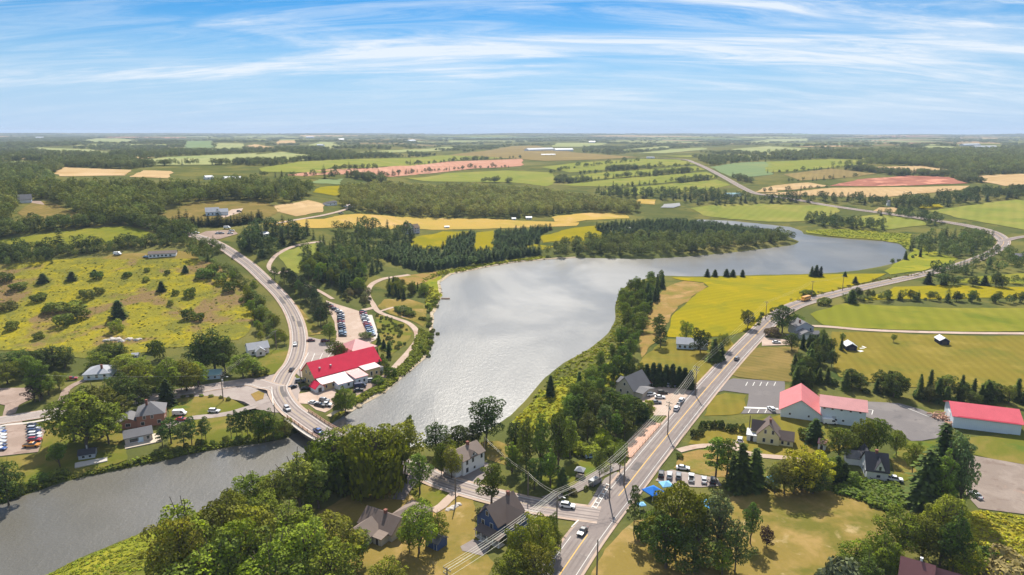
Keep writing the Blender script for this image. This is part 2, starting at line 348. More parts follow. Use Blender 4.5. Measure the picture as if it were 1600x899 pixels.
def dense(P, step, closed=True, jitter=0.0):
    P = np.asarray(P, float); out = []; n = len(P)
    for i in range(n if closed else n-1):
        a, b = P[i], P[(i+1) % n]; k = max(1, int(np.hypot(*(b-a))/step))
        out += [a+(b-a)*j/k for j in range(k)]
    if not closed: out.append(P[-1])
    out = np.array(out)
    if jitter and len(out) > 6:
        c = rng.normal(0, 1, out.shape); c = (c+np.roll(c, 1, 0)+np.roll(c, -1, 0))/3; out = out+c*jitter
    return out
LAYER = [0]
def sheet_world(P, name, mat, off, step=None, jitter=0.0, parent=None):
    P = np.asarray(P, float)[:, :2]; ext = np.hypot(*(P.max(0)-P.min(0))); D = np.hypot(*P.mean(0))
    step = step or max(1.6, D*0.010, ext/46)
    B = dense(P, step, True, jitter); lo, hi = B.min(0), B.max(0)
    gx, gy = np.meshgrid(np.arange(lo[0], hi[0], step), np.arange(lo[1], hi[1], step)); I = np.stack([gx.ravel(), gy.ravel()], 1)+rng.normal(0, step*.08, (gx.size, 2))
    if len(I): I = I[inside(I, B)]
    if len(I): I = I[seg_dist(I, B) > step*.45]
    vs = [Vector(p) for p in B]+[Vector(p) for p in I]; nb = len(B)
    r = delaunay_2d_cdt(vs, [(i, (i+1) % nb) for i in range(nb)], [], 1, 1e-5)
    V = np.array([(v.x, v.y) for v in r[0]]); Fa = r[2]
    z = np.maximum(ground(V[:, 0], V[:, 1]), 0)+off+0.00035*np.hypot(V[:, 0], V[:, 1])
    me = bpy.data.meshes.new(name); me.from_pydata([(x, y, q) for (x, y), q in zip(V, z)], [], [tuple(f) for f in Fa])
    me.polygons.foreach_set('use_smooth', np.ones(len(me.polygons), bool)); me.update()
    return link(name, me, mat, parent)
FIELD_PX = []                                           # kept so that woods stay off the fields
def sheet(px, name, mat, label, cat='field', jitter=None, keep=True, lift=0.0):
    P = G(px); LAYER[0] += 1
    D = np.hypot(*P[:, :2].mean(0))
    if keep: FIELD_PX.append(np.asarray(px, float))
    o = sheet_world(P, name, M[mat], 0.03+0.0016*(LAYER[0] % 60)+lift, jitter=(D*0.0025 if jitter is None else jitter))
    return tag(o, label, cat, kind='structure')
def smooth_line(P, step):
    P = np.asarray(P, float)[:, :2]; out = []; n = len(P)
    for i in range(n-1):
        p0, p1, p2, p3 = P[max(i-1, 0)], P[i], P[i+1], P[min(i+2, n-1)]; L = np.hypot(*(p2-p1)); k = max(2, int(L/max(step, L/40)))
        t = np.linspace(0, 1, k, endpoint=False)[:, None]
        out.append(.5*((2*p1)+(-p0+p2)*t+(2*p0-5*p1+4*p2-p3)*t*t+(-p0+3*p1-3*p2+p3)*t**3))
    return np.vstack(out+[P[-1:]])
def ribbon_pts(line, o0, o1, cols, off):
    t = np.gradient(line, axis=0); t /= np.maximum(np.hypot(t[:, 0], t[:, 1])[:, None], 1e-6); nrm = np.stack([t[:, 1], -t[:, 0]], 1)
    C = np.linspace(o0, o1, cols); P = line[:, None, :]+nrm[:, None, :]*C[None, :, None]
    z = ground(P[..., 0], P[..., 1])+off+0.00035*np.hypot(P[..., 0], P[..., 1])
    d = seg_dist(P.reshape(-1, 2), BR, False).reshape(z.shape); k = np.clip(1-(d-14)/8, 0, 1)
    z = np.maximum(z, z*(1-k)+(BRIDGE_Z+off)*k)
    return P, z
def ribbon(line, name, mat, o0, o1, off, parent=None, cols=7, keep=None):
    P, z = ribbon_pts(line, o0, o1, cols, off); n = len(line)
    V = np.concatenate([P, z[..., None]], -1).reshape(-1, 3); I = np.arange(n*cols).reshape(n, cols)
    on = np.ones(n-1, bool) if keep is None else keep
    A, B, Cc, Dd = I[:-1, :-1][on], I[:-1, 1:][on], I[1:, 1:][on], I[1:, :-1][on]
    Fq = np.stack([A.ravel(), B.ravel(), Cc.ravel(), Dd.ravel()], 1)
    return link(name, np_mesh(name, V, Fq, True), M[mat] if isinstance(mat, str) else mat, parent)
ROADLINES = {}
def road(key, px, width, mat, label, off, edge=None, centre=None, shoulder=None, name='road', step=3.0, gap=None):
    P = G(px)[:, :2]
    for i, (x, y) in enumerate(px):
        if seg_dist(P[i:i+1], BR, False)[0] < 30 and 425 < x < 610: P[i] = on_plane([(x, y)], BRIDGE_Z)[0, :2]
    L = smooth_line(P, step); ROADLINES[key] = L
    o = ribbon(L, name, mat, -width/2, width/2, off); tag(o, label, 'road' if name == 'road' else name.replace('_', ' '), kind='structure')
    if shoulder: ribbon(L, 'shoulder', shoulder[1], -width/2-shoulder[0], width/2+shoulder[0], off-.02, o)
    def skip(r):
        if not gap: return None
        g = G1(*gap)[:2]; return np.hypot(*(L[:-1]-g).T) > r
    if key in ('main', 'side'):
        for x in (-2.6, -1.15, 1.15, 2.6): ribbon(L[:len(L)//2] if key == 'main' else L, 'wheel_track', 'asphalt_worn', x-.28, x+.28, off+.008, o, 2)
        for k in range(9):
            i = 6+int(rng.integers(len(L)//2)); s = (-1, 1)[k % 2]; ribbon(L[i:i+int(rng.integers(3, 6))], 'asphalt_patch', 'asphalt_patch', s*.35, s*rng.uniform(1.6, 3.1), off+.014, o, 2)
    if edge:
        for s in (-1, 1): ribbon(L, 'edge_line', 'white_paint', s*edge-.085, s*edge+.085, off+.02, o, 2, keep=skip(15) if s < 0 or key == 'side' else None)
    if centre: ribbon(L, 'centre_line', centre if isinstance(centre, str) else 'yellow_paint', -.14, .14, off+.02, o, 2, keep=skip(13))
    return o
# ------------------------------------------------------------------ roads
road('main', [(850,935),(885,884),(912,845),(944,803),(978,762),(1012,719),(1047,676),(1082,634),(1117,593),(1152,554),(1187,518),(1212,495),(1242,478),(1282,466),(1330,454),(1380,443),(1430,432),(1480,420),(1522,407),(1552,394),(1568,381),(1562,370),(1543,361),
  (1510,353),(1467,346),(1420,339),(1375,333),(1330,327),(1290,321),(1240,312),(1200,306),(1178,302),(1155,291),(1130,277),(1105,264),(1085,255),(1070,250),(1040,248),(1000,247)], 9.8, 'asphalt', 'two-lane grey highway with yellow centre line climbing past the pond', .16, 3.9, True, (.8, 'gravel'), gap=(938,806))
road('side', [(936,806),(885,799),(835,791),(785,780),(740,768),(700,756),(660,742),(620,726),(580,709),(540,692),(505,675),(478,657),(455,640),(441,622),(436,605),(445,587),(460,566),(467,540),(465,512),(455,486),(438,462),(416,440),(393,418),(370,401),(347,386),(325,376),(300,368),(280,364),(255,358),(235,351),(205,345),(185,338)],
  7.6, 'asphalt_pale', 'pale village road crossing the bridge and curving up the hill', .20, 3.3, 'faded_paint', (1.1, 'gravel'), gap=(938,806))
road('west', [(434,607),(396,598),(350,603),(300,611),(240,622),(180,631),(100,643),(40,652),(-60,668)], 7.8, 'asphalt_pale', 'pale asphalt road running west past the car lot', .24, 3.2, None, (.8, 'gravel'))
road('east', [(1566,378),(1585,373),(1620,368),(1700,362)], 7.0, 'asphalt', 'grey side road branching off the highway bend', .22, None, None, (.8, 'gravel'))
road('fieldlane', [(1258,510),(1290,511),(1350,516),(1420,519),(1500,521),(1600,522),(1700,524)], 4.2, 'gravel', 'straight gravel farm lane beside the mown hay field', .12, name='path')
road('gardenpath', [(640,430),(612,434),(597,437),(580,446),(575,461),(583,476),(592,488),(615,497),(637,505),(650,517),(652,532),(641,548),(625,566),(611,582)], 3.6, 'gravel', 'winding pinkish gravel path through the pond garden', .12, name='path')
road('gardenbranch', [(586,481),(574,484),(566,485)], 3.6, 'gravel', 'short gravel path from the parking lot to the garden', .14, name='path')
road('loop', [(592,488),(604,484),(622,480),(640,484),(645,492),(628,496)], 2.2, 'gravel', 'thin gravel loop path round a garden flower bed', .13, name='path')
road('stonepath', [(578,493),(582,506),(586,519),(588,530)], 2.6, 'concrete', 'white stone path beside the parked cars', .14, name='path')
road('sidewalk', [(225,630),(258,625),(295,620),(330,618),(358,621),(385,631),(400,641)], 2.2, 'asphalt_pale', 'narrow pale sidewalk curving round the brick house lawn', .12, name='sidewalk')
road('lotwalk', [(-20,672),(8,665),(40,662),(70,657),(102,650)], 1.6, 'concrete', 'thin concrete sidewalk beside the car lot', .12, name='sidewalk')
road('brickdrive', [(258,668),(275,661),(300,654),(330,651),(360,647),(400,640)], 4.2, 'asphalt_pale', 'pale driveway from the brick house to the junction', .14, name='path')
road('reddrive', [(86,644),(94,632),(100,620),(104,610),(120,600),(135,594)], 3.2, 'red_gravel', 'reddish dirt driveway beside the big willow-like trees', .14, name='path')
road('farmdrive', [(1060,705),(1085,699),(1110,697),(1140,698),(1165,708),(1190,713),(1225,716),(1262,722)], 3.2, 'gravel', 'narrow gravel driveway below the yellow farmhouse', .13, name='path')
road('hilllane', [(505,378),(480,381),(458,386),(440,394),(428,403),(420,418),(432,428),(448,424),(462,432),(480,447),(500,456),(520,468)], 3.0, 'gravel', 'dirt lane curving round the bright green wedge field', .13, name='path')
road('ridgelane', [(430,350),(470,343),(505,337),(530,331),(545,326)], 3.0, 'gravel', 'dirt farm lane through the golden hay field', .13, name='path')
road('tandrive', [(662,735),(652,746),(640,758),(630,770),(622,782)], 4.0, 'asphalt', 'curving paved driveway up to the tan house', .23, name='path')
road('bluedrive', [(712,772),(700,782),(690,792),(676,800)], 3.2, 'gravel', 'short gravel driveway beside a stone rockery', .23, name='path')
road('shoplane', [(852,782),(880,772),(905,762),(925,748),(945,737),(970,728)], 4.2, 'asphalt', 'narrow paved lane past the gazebo lawn', .22, name='path')

# ------------------------------------------------------------------ paved and dirt yards
def yard(px, mat, label, name='pavement', lift=.06): return sheet(px, name, mat, label, 'parking lot' if 'lot' in label else 'pavement', .15, True, lift)
yard([(350,600),(400,592),(440,583),(462,590),(470,610),(462,640),(446,646),(425,645),(400,640),(372,628),(352,622),(330,618),(300,617)], 'asphalt_pale', 'wide pale asphalt road junction by the bridge')
yard([(392,617),(404,612),(413,616),(411,624),(400,628)], 'rough_grass', 'small brown grass island in the road junction', 'lawn', .17)
yard([(466,528),(478,526),(500,531),(545,543),(556,541),(552,550),(524,574),(500,583),(486,592),(470,590),(462,583),(468,556)], 'asphalt_pale', 'asphalt lot with painted bays beside the red-roofed shop')
yard([(509,470),(520,474),(545,482),(562,487),(569,500),(577,515),(588,531),(572,540),(556,546),(535,545),(520,541),(526,528),(523,505),(515,488)], 'gravel', 'pinkish gravel parking lot between two rows of cars')
yard([(466,616),(486,612),(522,605),(527,620),(522,636),(508,645),(494,641),(482,632),(467,631)], 'gravel', 'gravel parking lot by the bridge')
yard([(556,611),(580,596),(603,585),(612,584),(596,598),(570,612),(556,620)], 'red_gravel', 'reddish gravel service yard behind the shop')
yard([(1106,619),(1120,601),(1145,592),(1226,597),(1227,612),(1225,647),(1158,647),(1167,636),(1170,616),(1130,611)], 'asphalt_dark', 'dark asphalt parking lot in front of the barn hall')
yard([(1352,628),(1405,631),(1441,641),(1484,660),(1487,682),(1440,690),(1424,690),(1384,664),(1352,652)], 'asphalt_dark', 'dark asphalt lot between the two red-roofed barns')
yard([(1516,712),(1600,727),(1680,742),(1690,822),(1600,804),(1528,795),(1510,775),(1506,735)], 'brown_gravel', 'large dirt parking lot below the barn lawn')
yard([(1012,606),(1030,596),(1084,606),(1092,616),(1076,640),(1060,660),(1040,650),(1022,650),(1014,636),(1000,625)], 'gravel', 'pinkish gravel parking lot by the grey-roofed hall')
yard([(1024,752),(1036,738),(1050,735),(1120,748),(1128,760),(1095,762),(1060,760)], 'asphalt_pale', 'gravel verge lot with a row of parked cars')
yard([(915,795),(945,748),(962,738),(978,742),(965,765),(948,798)], 'asphalt', 'asphalt apron at the road junction with a hatched crossing')
yard([(8,667),(16,655),(33,655),(36,664),(72,671),(60,707),(-20,716),(-30,690),(2,688)], 'red_gravel', 'dirt car lot beside the sidewalk')
yard([(-20,608),(20,607),(52,607),(53,622),(30,634),(25,646),(4,652),(8,634),(-20,628)], 'red_gravel', 'dirt yard with a turning circle by the pine')
yard([(716,748),(735,730),(756,722),(775,730),(752,752),(740,762)], 'asphalt', 'paved yard beside the white two-storey house')
yard([(719,855),(738,844),(768,852),(756,870),(722,862)], 'asphalt', 'small paved parking pad beside the blue house')
yard([(1144,690),(1160,686),(1166,699),(1156,706)], 'gravel', 'gravel parking spot beside the yellow farmhouse')
yard([(1190,528),(1226,531),(1244,524),(1236,540),(1190,541)], 'gravel', 'gravel driveway beside the grey-blue house')
yard([(300,372),(322,362),(365,360),(372,366),(345,374),(318,378)], 'red_gravel', 'dirt yard with parked vehicles below the spruce windbreak')
yard([(362,328),(380,326),(376,333),(350,341),(344,339)], 'gravel', 'gravel drive beside the white ranch house')
yard([(46,314),(64,315),(70,321),(50,318)], 'red_gravel', 'red dirt drive in front of the hill garage')

# ------------------------------------------------------------------ fields and lawns
F = sheet
F([(-40,418),(0,414),(60,408),(120,403),(180,404),(240,404),(310,404),(345,418),(375,440),(395,466),(402,498),(382,528),(320,540),(260,545),(200,556),(130,561),(60,553),(-40,549)], 'meadow', 'gold_meadow', 'yellow goldenrod meadow dotted with shrubs on the hillside', jitter=2)
F([(-40,382),(0,376),(60,367),(140,358),(200,354),(244,367),(234,374),(160,383),(80,388),(0,384),(-40,386)], 'field', 'green_field', 'narrow bright green hillside field between hedges')
F([(28,334),(45,318),(72,315),(110,330),(140,344),(90,350),(30,348)], 'field', 'brown_hay', 'mown pale hill field below the white garage')
F([(160,404),(180,397),(230,395),(300,394),(312,404),(240,406)], 'lawn', 'dry_lawn', 'mown dry lawn round the mobile home')
F([(242,348),(262,330),(300,318),(360,314),(420,317),(440,330),(404,346),(330,346),(270,351)], 'field', 'brown_hay', 'dry mown hilltop round the white ranch house')
F([(430,322),(480,313),(508,320),(502,332),(460,338),(435,331)], 'field', 'tan_field', 'small tan hay field among dark spruces')
F([(432,394),(497,380),(496,390),(480,408),(466,428),(448,419),(440,406)], 'field', 'bright_field', 'bright green wedge-shaped field by the road')
F([(410,352),(440,345),(505,342),(560,334),(650,339),(750,342),(850,347),(905,348),(900,353),(800,357),(650,358),(560,357),(480,357)], 'field', 'gold_field', 'long golden hay field behind the farmhouse')
F([(862,340),(920,333),(978,334),(985,342),(900,348),(865,347)], 'field', 'gold_field', 'golden hay field beside the deciduous wood')
F([(640,372),(692,362),(735,362),(735,370),(698,376),(690,388),(655,391),(640,384)], 'field', 'yellow_field', 'yellow clearing in the spruce plantation near the farmhouse')
F([(744,364),(772,361),(769,392),(740,394)], 'field', 'yellow_field', 'upright yellow clearing between spruce plantation blocks')
F([(840,372),(880,361),(900,356),(937,353),(942,372),(912,383),(880,376),(850,380)], 'field', 'yellow_field', 'yellow clearing with tracks in the spruce plantation')
F([(800,390),(836,382),(870,386),(830,394)], 'field', 'yellow_field', 'small yellow patch at the plantation edge')
F([(690,424),(760,413),(800,406),(850,401),(850,404),(800,409),(760,416),(706,427)], 'marsh', 'marsh', 'bright green grassy fringe along the upper pond shore')
F([(662,440),(690,430),(686,442),(689,462),(676,488),(664,480),(672,460)], 'marsh', 'marsh', 'yellow-green reedy bank at the pond corner')
F([(590,480),(602,468),(640,468),(668,478),(668,500),(660,512),(640,500),(610,492)], 'lawn', 'dry_lawn', 'dry golden garden lawn beside the pond path')
F([(586,492),(600,494),(632,506),(645,520),(636,540),(610,556),(592,548),(590,520)], 'lawn', 'lawn', 'green garden with clipped shrubs inside the path loop')
F([(620,432),(660,428),(690,424),(676,438),(655,446),(630,444)], 'lawn', 'rough_grass', 'reddish dry grass at the spruce wood edge')
F([(655,516),(672,520),(668,552),(640,578),(604,608),(590,606),(620,580),(648,552)], 'marsh', 'marsh', 'green reedy bank below the garden path')
F([(540,642),(600,612),(590,606),(556,622),(528,640),(518,658)], 'marsh', 'marsh', 'green grassy bank behind the red-roofed shop')
F([(444,470),(462,474),(486,500),(506,522),(480,526),(474,510),(462,488)], 'lawn', 'dry_lawn', 'dry verge between the curving road and the pines')
F([(384,556),(402,545),(425,548),(456,546),(452,566),(428,586),(398,592),(384,585)], 'lawn', 'lawn', 'lawn in front of the small white house')
F([(258,626),(300,618),(350,619),(385,632),(396,640),(360,646),(310,650),(262,660)], 'lawn', 'lawn', 'curved front lawn of the brick house')
F([(260,672),(300,658),(360,650),(405,645),(430,655),(446,676),(420,688),(360,696),(300,704),(262,700)], 'lawn', 'lawn', 'riverside lawn with thin pines')
F([(72,660),(110,655),(190,650),(200,720),(150,738),(60,764),(0,786),(-40,800),(-40,720),(60,710)], 'lawn', 'lawn', 'shaded riverside lawn beside the car lot')
F([(1080,326),(1120,320),(1200,319),(1300,322),(1312,330),(1290,340),(1262,346),(1200,347),(1140,343),(1100,338)], 'field', 'bright_field', 'bright green river meadow inside the channel bend')
F([(1284,350),(1330,340),(1372,336),(1440,345),(1448,352),(1384,359),(1310,355)], 'field', 'bright_field', 'bright green field behind a dark tree clump')
F([(1258,361),(1300,359),(1370,362),(1426,366),(1424,388),(1418,390),(1405,379),(1380,375),(1330,372),(1284,368),(1260,365)], 'marsh', 'marsh', 'bright green salt marsh spit at the pond bend')
F([(1450,330),(1540,318),(1600,312),(1720,308),(1720,360),(1600,360),(1556,352),(1500,342)], 'field', 'bright_field', 'sloping green field above the highway bend')
F([(1047,434),(1100,434),(1180,432),(1300,429),(1385,428),(1362,440),(1295,456),(1244,470),(1204,490),(1184,511),(1140,526),(1080,529),(1043,526),(1047,500),(1062,480),(1086,463),(1106,449),(1098,442),(1062,438)], 'field', 'yellow_field', 'wide yellow-green hay field between pond and highway')
F([(1020,470),(1040,450),(1068,440),(1098,443),(1104,449),(1085,462),(1060,480),(1044,500),(1040,525),(1010,545),(1000,560),(1002,520)], 'field', 'rough_grass', 'rough rusty grass strip beside the yellow hay field')
F([(1004,560),(1042,530),(1090,532),(1140,530),(1150,545),(1128,572),(1095,606),(1060,598),(1020,588),(1000,575)], 'lawn', 'olive_hay', 'olive lawn round the pale blue cottage')
F([(1412,406),(1424,392),(1440,384),(1480,400),(1500,405),(1440,424),(1392,430),(1380,424)], 'marsh', 'marsh', 'green scrubby point between pond and highway')
F([(1264,492),(1320,474),(1400,479),(1500,482),(1600,482),(1720,482),(1720,521),(1600,519),(1460,518),(1350,514),(1290,509)], 'field', 'green_field', 'mown green hay field above the gravel lane')
F([(1345,470),(1400,449),(1470,446),(1600,449),(1720,449),(1720,468),(1600,466),(1500,467),(1420,468)], 'field', 'yellow_field', 'yellow-green strip field behind a dark hedgerow')
F([(1470,443),(1520,434),(1600,428),(1720,425),(1720,444),(1600,444)], 'field', 'green_field', 'narrow green field near the highway curve')
F([(1300,519),(1350,520),(1420,523),(1500,525),(1720,528),(1720,610),(1600,612),(1520,606),(1430,606),(1360,598),(1310,588),(1303,555)], 'field', 'olive_hay', 'broad olive hay field with two small white-roofed sheds')
F([(1165,548),(1190,544),(1248,543),(1244,570),(1236,598),(1150,590),(1140,586)], 'field', 'brown_hay', 'brown mown field beside the highway parking lot')
F([(1110,624),(1130,613),(1168,617),(1165,636),(1155,648),(1098,650)], 'lawn', 'olive_hay', 'grass verge wedge beside the dark parking lot')
F([(1090,676),(1140,668),(1222,648),(1290,662),(1340,680),(1360,690),(1300,706),(1250,712),(1190,710),(1150,702),(1076,694)], 'lawn', 'olive_hay', 'lawn between the yellow farmhouse and the barn hall')
F([(1062,710),(1090,703),(1140,704),(1150,745),(1120,746),(1052,732)], 'lawn', 'rough_grass', 'rough verge beside the driveway culvert')
F([(1508,684),(1600,678),(1720,676),(1720,745),(1600,726),(1516,710)], 'lawn', 'lawn', 'mown lawn below the long red-roofed barn')
F([(1150,776),(1200,764),(1260,762),(1330,775),(1392,803),(1375,842),(1340,868),(1280,892),(1200,940),(1000,960),(902,935),(930,885),(965,838),(990,815),(1060,800)], 'lawn', 'dry_lawn', 'parched golden lawn with a foot-worn strip', jitter=.6)
F([(1490,810),(1530,798),(1600,807),(1720,826),(1720,960),(1490,960),(1480,880)], 'meadow', 'gold_meadow', 'goldenrod thicket below the dirt lot', jitter=.6)
F([(1300,770),(1340,752),(1400,760),(1410,790),(1392,803),(1330,775)], 'lawn', 'marsh', 'leafy green weed patch below the white house')
F([(1410,690),(1480,690),(1480,720),(1400,760),(1390,720)], 'lawn', 'lawn', 'mown grass beside the white gothic house')
F([(500,800),(560,765),(640,752),(700,772),(740,782),(745,840),(770,880),(740,940),(520,960),(490,900)], 'lawn', 'dry_lawn', 'sunlit lawn sloping between the tan house and the blue house', jitter=.5)
F([(660,748),(700,764),(720,772),(690,800),(655,790),(640,770)], 'lawn', 'lawn', 'green front lawn with a leafy shade tree')
F([(70,902),(130,872),(190,848),(246,824),(290,812),(300,840),(240,880),(200,930),(60,960)], 'marsh', 'marsh', 'yellow-green reed bank along the lower river')
F([(150,902),(220,862),(280,846),(290,880),(240,940),(130,960)], 'lawn', 'lawn', 'small riverside lawn behind the reeds')
F([(840,745),(880,735),(915,715),(960,722),(950,745),(905,760),(860,772)], 'lawn', 'lawn', 'shady lawn round the small gazebo')
F([(735,694),(780,690),(800,698),(815,716),(790,726),(764,718)], 'lawn', 'dry_lawn', 'golden grass clearing behind the white two-storey house')
F([(800,660),(830,632),(860,600),(890,590),(930,580),(960,560),(990,570),(960,600),(915,620),(880,650),(830,680)], 'meadow', 'marsh', 'sunny yellow weed bank above the pond')

# the far farmland: (colour, label, outline)
FAR = [('tan_field','tan stubble field with lone trees far beyond the forest',[(86,270),(100,262),(205,266),(196,275),(92,276)]),
 ('tan_field','small rounded tan stubble field beyond the forest',[(203,277),(225,267),(268,268),(262,279)]),
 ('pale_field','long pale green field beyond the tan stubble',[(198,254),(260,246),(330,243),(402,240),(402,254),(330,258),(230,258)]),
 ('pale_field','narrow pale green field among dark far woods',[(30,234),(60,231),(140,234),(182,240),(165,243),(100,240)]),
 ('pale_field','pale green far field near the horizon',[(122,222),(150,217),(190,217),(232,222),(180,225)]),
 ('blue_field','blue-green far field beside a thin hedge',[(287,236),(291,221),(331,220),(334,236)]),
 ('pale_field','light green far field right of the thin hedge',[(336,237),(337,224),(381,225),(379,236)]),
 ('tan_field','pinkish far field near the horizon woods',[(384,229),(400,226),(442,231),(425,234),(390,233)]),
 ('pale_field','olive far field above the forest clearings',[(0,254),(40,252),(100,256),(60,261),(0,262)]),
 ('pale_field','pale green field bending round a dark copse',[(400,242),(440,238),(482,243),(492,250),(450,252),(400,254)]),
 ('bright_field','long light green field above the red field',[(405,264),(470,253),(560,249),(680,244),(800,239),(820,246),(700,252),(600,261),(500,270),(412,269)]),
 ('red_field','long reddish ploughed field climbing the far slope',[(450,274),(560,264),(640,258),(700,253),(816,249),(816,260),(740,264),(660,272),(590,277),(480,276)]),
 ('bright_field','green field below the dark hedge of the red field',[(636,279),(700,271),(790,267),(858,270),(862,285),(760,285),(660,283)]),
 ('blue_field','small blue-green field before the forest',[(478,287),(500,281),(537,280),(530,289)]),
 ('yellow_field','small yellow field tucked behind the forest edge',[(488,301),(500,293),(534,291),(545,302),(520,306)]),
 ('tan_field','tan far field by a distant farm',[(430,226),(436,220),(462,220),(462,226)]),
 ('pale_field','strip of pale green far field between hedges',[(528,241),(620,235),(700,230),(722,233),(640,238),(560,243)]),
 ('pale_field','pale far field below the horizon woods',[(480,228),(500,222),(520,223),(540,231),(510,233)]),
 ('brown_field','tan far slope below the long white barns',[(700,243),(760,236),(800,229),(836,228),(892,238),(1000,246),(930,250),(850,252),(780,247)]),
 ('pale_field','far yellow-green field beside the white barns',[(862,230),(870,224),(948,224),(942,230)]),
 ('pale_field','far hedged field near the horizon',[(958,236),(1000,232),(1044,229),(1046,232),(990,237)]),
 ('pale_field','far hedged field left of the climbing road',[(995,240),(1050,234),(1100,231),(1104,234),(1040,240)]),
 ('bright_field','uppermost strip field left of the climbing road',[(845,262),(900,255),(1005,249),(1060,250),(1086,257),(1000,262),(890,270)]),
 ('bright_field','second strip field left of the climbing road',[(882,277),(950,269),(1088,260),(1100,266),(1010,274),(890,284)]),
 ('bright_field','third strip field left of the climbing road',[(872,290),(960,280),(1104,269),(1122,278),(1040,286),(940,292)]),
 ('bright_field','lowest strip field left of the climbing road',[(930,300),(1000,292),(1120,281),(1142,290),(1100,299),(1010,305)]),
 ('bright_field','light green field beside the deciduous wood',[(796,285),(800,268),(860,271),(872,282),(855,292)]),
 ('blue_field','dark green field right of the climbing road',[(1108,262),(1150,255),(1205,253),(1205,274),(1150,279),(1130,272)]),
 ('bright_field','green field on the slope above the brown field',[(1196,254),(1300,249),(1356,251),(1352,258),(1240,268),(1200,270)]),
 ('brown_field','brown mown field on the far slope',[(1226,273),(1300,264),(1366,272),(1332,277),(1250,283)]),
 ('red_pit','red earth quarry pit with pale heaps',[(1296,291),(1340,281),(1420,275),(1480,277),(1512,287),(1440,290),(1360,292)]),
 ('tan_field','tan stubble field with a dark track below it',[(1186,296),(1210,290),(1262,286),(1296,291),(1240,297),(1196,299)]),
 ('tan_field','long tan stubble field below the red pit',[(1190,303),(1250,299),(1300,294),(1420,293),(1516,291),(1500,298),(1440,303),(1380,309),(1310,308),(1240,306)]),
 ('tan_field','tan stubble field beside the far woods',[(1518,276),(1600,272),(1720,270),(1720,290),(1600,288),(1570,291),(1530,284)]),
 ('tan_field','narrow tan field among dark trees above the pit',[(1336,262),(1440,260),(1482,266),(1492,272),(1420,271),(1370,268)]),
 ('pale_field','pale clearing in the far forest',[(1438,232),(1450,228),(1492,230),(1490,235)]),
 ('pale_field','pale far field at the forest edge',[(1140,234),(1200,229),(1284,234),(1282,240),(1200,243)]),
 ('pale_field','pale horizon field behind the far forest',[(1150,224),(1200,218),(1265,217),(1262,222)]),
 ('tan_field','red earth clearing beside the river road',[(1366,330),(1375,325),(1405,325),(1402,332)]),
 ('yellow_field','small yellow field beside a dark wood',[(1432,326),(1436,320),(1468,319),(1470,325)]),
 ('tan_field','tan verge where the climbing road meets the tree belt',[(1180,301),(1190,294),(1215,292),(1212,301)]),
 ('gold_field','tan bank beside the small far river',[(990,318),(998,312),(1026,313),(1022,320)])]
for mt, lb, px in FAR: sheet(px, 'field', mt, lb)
tag(sheet([(1030,325),(1036,320),(1060,318),(1063,322),(1050,325)], 'far_pond_water', 'water', 'small pale reach of the river behind the meadow', 'water', lift=.3), kind='structure')

# beyond the fields one can name: a patchwork of hazy farmland
FARCELLS = []
def patchwork():
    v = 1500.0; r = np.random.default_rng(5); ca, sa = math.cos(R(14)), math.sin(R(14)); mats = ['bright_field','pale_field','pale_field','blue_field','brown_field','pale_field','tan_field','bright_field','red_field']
    while v < 9500:
        dv = v*.085*r.uniform(.8, 1.3); u = -1.0*v
        while u < 1.0*v:
            du = v*.13*r.uniform(.7, 1.5); k = .02*v
            q = np.array([(u+k*r.random(), v+.18*dv*r.random()), (u+du-k*r.random(), v+.18*dv*r.random()), (u+du-k*r.random(), v+dv*.86), (u+k*r.random(), v+dv*.86)]); q = np.stack([q[:, 0]*ca-q[:, 1]*sa+.25*v, q[:, 0]*sa+q[:, 1]*ca], 1)
            pts = np.vstack([q, q.mean(0)[None]]); z = ground(pts[:, 0], pts[:, 1]); px = proj(np.column_stack([pts, z])); mt = mats[r.integers(len(mats))]; use = r.random() < .56
            hit = any(inside(px, f).any() or (inside(f, px[:4])).any() for f in FIELD_PX if f[:, 1].min() < 300); u += du
            if hit or not use or pts[:, 1].min() < 1250 or px[:, 0].max() < -150 or px[:, 0].min() > 1750: continue
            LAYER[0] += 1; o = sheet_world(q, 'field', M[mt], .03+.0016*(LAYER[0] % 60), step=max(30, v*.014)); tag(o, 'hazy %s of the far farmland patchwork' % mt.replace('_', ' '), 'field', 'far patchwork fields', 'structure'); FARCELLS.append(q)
        v += dv
patchwork()
